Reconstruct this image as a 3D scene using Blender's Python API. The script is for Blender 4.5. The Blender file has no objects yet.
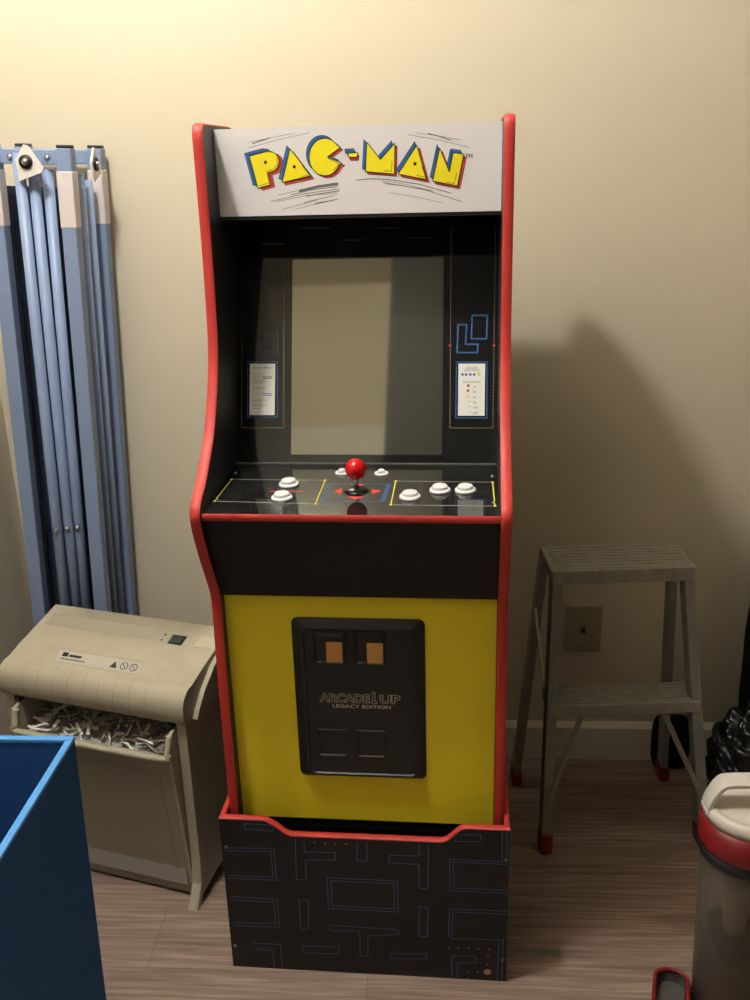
import bpy, bmesh, math, random
from mathutils import Vector, Matrix, Euler
random.seed(7)
R = math.radians
scn = bpy.context.scene
col = scn.collection

# ------------------------------------------------------------------ camera, world, exposure
cam_d = bpy.data.cameras.new('camera'); cam = bpy.data.objects.new('camera', cam_d); col.objects.link(cam)
CAM_RIGHT = Vector((0.99784, 0.06026, -0.02629)); CAM_UP = Vector((0.00399, 0.34371, 0.93907)); CAM_FWD = Vector((-0.06563, 0.93714, -0.34273))
mw = Matrix((CAM_RIGHT, CAM_UP, -CAM_FWD)).transposed().to_4x4(); mw.translation = Vector((0.13048, -1.33473, 1.40063))
cam.matrix_world = mw
cam_d.sensor_fit = 'VERTICAL'; cam_d.sensor_height = 24.0; cam_d.lens = 24.0*961.4/1000
cam_d.clip_start = 0.02
scn.camera = cam
w = bpy.data.worlds.new('world'); scn.world = w; w.use_nodes = True
w.node_tree.nodes['Background'].inputs[0].default_value = (.05, .045, .035, 1)
w.node_tree.nodes['Background'].inputs[1].default_value = 0.0
vs = scn.view_settings
vs.view_transform = 'Standard'; vs.look = 'None'; vs.gamma = 1.0; vs.use_curve_mapping = False
vs.exposure = 0.0
LAMP = Vector((-.50, -.285, 2.60)); LAMP_R = .07; LAMP_STRENGTH = 455.0

# ------------------------------------------------------------------ materials
def lin(c):
    return tuple((x/255/12.92 if x/255 <= .04045 else ((x/255+.055)/1.055)**2.4) for x in c)
MATS = {}
def mat(name, rgb, rough=.5, metal=0, spec=.5, emit=0, trans=0, noise=0, nscale=60, bump=0, coat=0, ior=None):
    if name in MATS: return MATS[name]
    m = bpy.data.materials.new(name); m.use_nodes = True; nt = m.node_tree
    b = nt.nodes['Principled BSDF']; c = lin(rgb)
    b.inputs['Base Color'].default_value = (*c, 1); b.inputs['Roughness'].default_value = rough
    b.inputs['Metallic'].default_value = metal; b.inputs['Specular IOR Level'].default_value = spec
    if emit: b.inputs['Emission Color'].default_value = (*c, 1); b.inputs['Emission Strength'].default_value = emit
    if trans: b.inputs['Transmission Weight'].default_value = trans
    if coat: b.inputs['Coat Weight'].default_value = coat; b.inputs['Coat Roughness'].default_value = .03
    if ior: b.inputs['IOR'].default_value = ior
    if noise or bump:
        tc = nt.nodes.new('ShaderNodeTexCoord'); n = nt.nodes.new('ShaderNodeTexNoise')
        n.inputs['Scale'].default_value = nscale; n.inputs['Detail'].default_value = 4
        nt.links.new(tc.outputs['Object'], n.inputs['Vector'])
        if noise:
            r = nt.nodes.new('ShaderNodeMapRange'); r.inputs['To Min'].default_value = 1-noise; r.inputs['To Max'].default_value = 1+noise
            r.inputs['From Min'].default_value = .3; r.inputs['From Max'].default_value = .7
            mx = nt.nodes.new('ShaderNodeVectorMath'); mx.operation = 'SCALE'; mx.inputs[0].default_value = c
            nt.links.new(n.outputs[0], r.inputs[0]); nt.links.new(r.outputs[0], mx.inputs['Scale']); nt.links.new(mx.outputs[0], b.inputs['Base Color'])
        if bump:
            bp = nt.nodes.new('ShaderNodeBump'); bp.inputs['Strength'].default_value = bump; bp.inputs['Distance'].default_value = .002
            nt.links.new(n.outputs[0], bp.inputs['Height']); nt.links.new(bp.outputs[0], b.inputs['Normal'])
    MATS[name] = m
    return m

# ------------------------------------------------------------------ mesh helpers
class MB:
    """Collects shapes, then links them as ONE mesh object."""
    def __init__(s): s.bm = bmesh.new(); s.mats = []
    def mi(s, m):
        if m not in s.mats: s.mats.append(m)
        return s.mats.index(m)
    def _set(s, faces, m, smooth=False):
        i = s.mi(m) if m else 0
        for f in faces: f.material_index = i; f.smooth = smooth
    def poly(s, pts, m=None):
        vv = [s.bm.verts.new(p) for p in pts]
        f = s.bm.faces.new(vv); s._set([f], m); return f
    def box(s, a, b, m=None, bev=0, M=None, seg=2):
        t = bmesh.new(); bmesh.ops.create_cube(t, size=1)
        for v in t.verts: v.co = Vector([(a[i]+b[i])/2+v.co[i]*abs(b[i]-a[i]) for i in range(3)])
        if bev: bmesh.ops.bevel(t, geom=t.edges[:], offset=bev, segments=seg, profile=.5, affect='EDGES')
        s.merge(t, m, M)
    def merge(s, t, m=None, M=None, smooth=False):
        if M is not None: bmesh.ops.transform(t, matrix=M, verts=t.verts)
        mp = {v: s.bm.verts.new(v.co) for v in t.verts}
        fs = [s.bm.faces.new([mp[v] for v in f.verts]) for f in t.faces]
        s._set(fs, m, smooth); t.free()
    def prism(s, pts, x0, x1, m=None, axis='x', bev=0, M=None):
        """closed outline (two coordinates) pushed along an axis: x -> (y,z), y -> (x,z), z -> (x,y)"""
        t = bmesh.new()
        def P(p, h): return {'x': (h, p[0], p[1]), 'y': (p[0], h, p[1]), 'z': (p[0], p[1], h)}[axis]
        A = [t.verts.new(P(p, x0)) for p in pts]; B = [t.verts.new(P(p, x1)) for p in pts]
        t.faces.new(A); t.faces.new(B[::-1]); n = len(pts)
        for i in range(n): t.faces.new((A[i], B[i], B[(i+1) % n], A[(i+1) % n]))
        bmesh.ops.recalc_face_normals(t, faces=t.faces)
        if bev: bmesh.ops.bevel(t, geom=t.edges[:], offset=bev, segments=2, profile=.5, affect='EDGES')
        s.merge(t, m, M)
    def tube(s, pts, r, m=None, n=12, cap=True, sq=False):
        pts = [Vector(p) for p in pts]; rs = r if isinstance(r, (list, tuple)) else [r]*len(pts)
        rings = []; up = None
        for i, p in enumerate(pts):
            d = (pts[min(i+1, len(pts)-1)]-pts[max(i-1, 0)]).normalized()
            if up is None: up = Vector((0, 0, 1)) if abs(d.z) < .9 else Vector((0, 1, 0))
            a = d.cross(up).normalized(); up = a.cross(d).normalized()
            rings.append([s.bm.verts.new(p+(a*math.cos(2*math.pi*k/n)+up*math.sin(2*math.pi*k/n))*rs[i]) for k in range(n)])
        fs = []
        for i in range(len(rings)-1):
            for k in range(n): fs.append(s.bm.faces.new((rings[i][k], rings[i][(k+1) % n], rings[i+1][(k+1) % n], rings[i+1][k])))
        s._set(fs, m, True)
        if cap: s._set([s.bm.faces.new(rings[0][::-1]), s.bm.faces.new(rings[-1])], m)
    def bar(s, p, q, wx, wy, m=None, bev=0, side=Vector((1, 0, 0))):
        """rectangular bar from p to q"""
        p, q = Vector(p), Vector(q); d = q-p; L = d.length; z = d.normalized()
        x = (side-z*side.dot(z)).normalized(); y = z.cross(x)
        M = Matrix((x, y, z)).transposed().to_4x4(); M.translation = p
        s.box((-wx/2, -wy/2, 0), (wx/2, wy/2, L), m, bev, M)
    def lathe(s, prof, c=(0, 0, 0), m=None, n=32, M=None, smooth=True):
        t = bmesh.new(); rings = []
        for r, z in prof:
            rings.append([t.verts.new((c[0]+r*math.cos(2*math.pi*k/n), c[1]+r*math.sin(2*math.pi*k/n), c[2]+z)) for k in range(n)] if r > 1e-6 else [t.verts.new((c[0], c[1], c[2]+z))])
        for a, b in zip(rings, rings[1:]):
            for k in range(n):
                k2 = (k+1) % n
                if len(a) == 1 and len(b) == 1: continue
                if len(a) == 1: t.faces.new((a[0], b[k], b[k2]))
                elif len(b) == 1: t.faces.new((a[k], a[k2], b[0]))
                else: t.faces.new((a[k], a[k2], b[k2], b[k]))
        bmesh.ops.recalc_face_normals(t, faces=t.faces)
        s.merge(t, m, M, smooth)
    def sphere(s, c, r, m=None, u=24, v=16):
        t = bmesh.new(); bmesh.ops.create_uvsphere(t, u_segments=u, v_segments=v, radius=r)
        s.merge(t, m, Matrix.Translation(c), True)
    def build(s, name, m=None, parent=None, edge_split=True):
        me = bpy.data.meshes.new(name)
        if not s.mats and m: s.mats = [m]
        bmesh.ops.recalc_face_normals(s.bm, faces=s.bm.faces) if getattr(s, 'recalc', False) else None
        s.bm.to_mesh(me); s.bm.free()
        for mm in s.mats: me.materials.append(mm)
        o = bpy.data.objects.new(name, me); col.objects.link(o)
        if parent: o.parent = parent
        return o
def weld_smooth(o, ang=35):
    me = o.data; bm = bmesh.new(); bm.from_mesh(me); bmesh.ops.remove_doubles(bm, verts=bm.verts, dist=1e-5)
    for e in bm.edges:
        if len(e.link_faces) == 2 and e.calc_face_angle(0) > R(ang): e.smooth = False
    for f in bm.faces: f.smooth = True
    bm.to_mesh(me); bm.free(); return o
def tag(o, label=None, cat=None, group=None, kind=None):
    if label: o['label'] = label
    if cat: o['category'] = cat
    if group: o['group'] = group
    if kind: o['kind'] = kind
    return o
def empty(name, loc, rz=0, ry=0):
    o = bpy.data.objects.new(name, None); col.objects.link(o); o.location = loc; o.rotation_euler = (0, ry, rz); o.empty_display_size = .1
    return o
def struct(name, mb, m): return tag(mb.build(name, m), kind='structure')
def catmull(pts, n=6):
    out = []
    for i in range(len(pts)-1):
        p0, p1, p2, p3 = [Vector(pts[max(0, min(len(pts)-1, i+k))]) for k in (-1, 0, 1, 2)]
        for k in range(n):
            t = k/n
            out.append(tuple(.5*((2*p1)+(-p0+p2)*t+(2*p0-5*p1+4*p2-p3)*t*t+(-p0+3*p1-3*p2+p3)*t**3)))
    out.append(tuple(pts[-1])); return out
def text_mesh(mb, body, size, m, M, shear=0, sx=1.0, bold=0, align='CENTER'):
    cu = bpy.data.curves.new('lettering', 'FONT'); cu.body = body; cu.size = size; cu.align_x = align; cu.align_y = 'CENTER'
    cu.shear = shear; cu.offset = bold; cu.resolution_u = 3
    o = bpy.data.objects.new('lettering', cu); col.objects.link(o)
    dg = bpy.context.evaluated_depsgraph_get(); me = bpy.data.meshes.new_from_object(o.evaluated_get(dg))
    t = bmesh.new(); t.from_mesh(me)
    mb.merge(t, m, M @ Matrix.Diagonal((sx, 1, 1, 1)))
    bpy.data.objects.remove(o); bpy.data.curves.remove(cu); bpy.data.meshes.remove(me)

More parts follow.
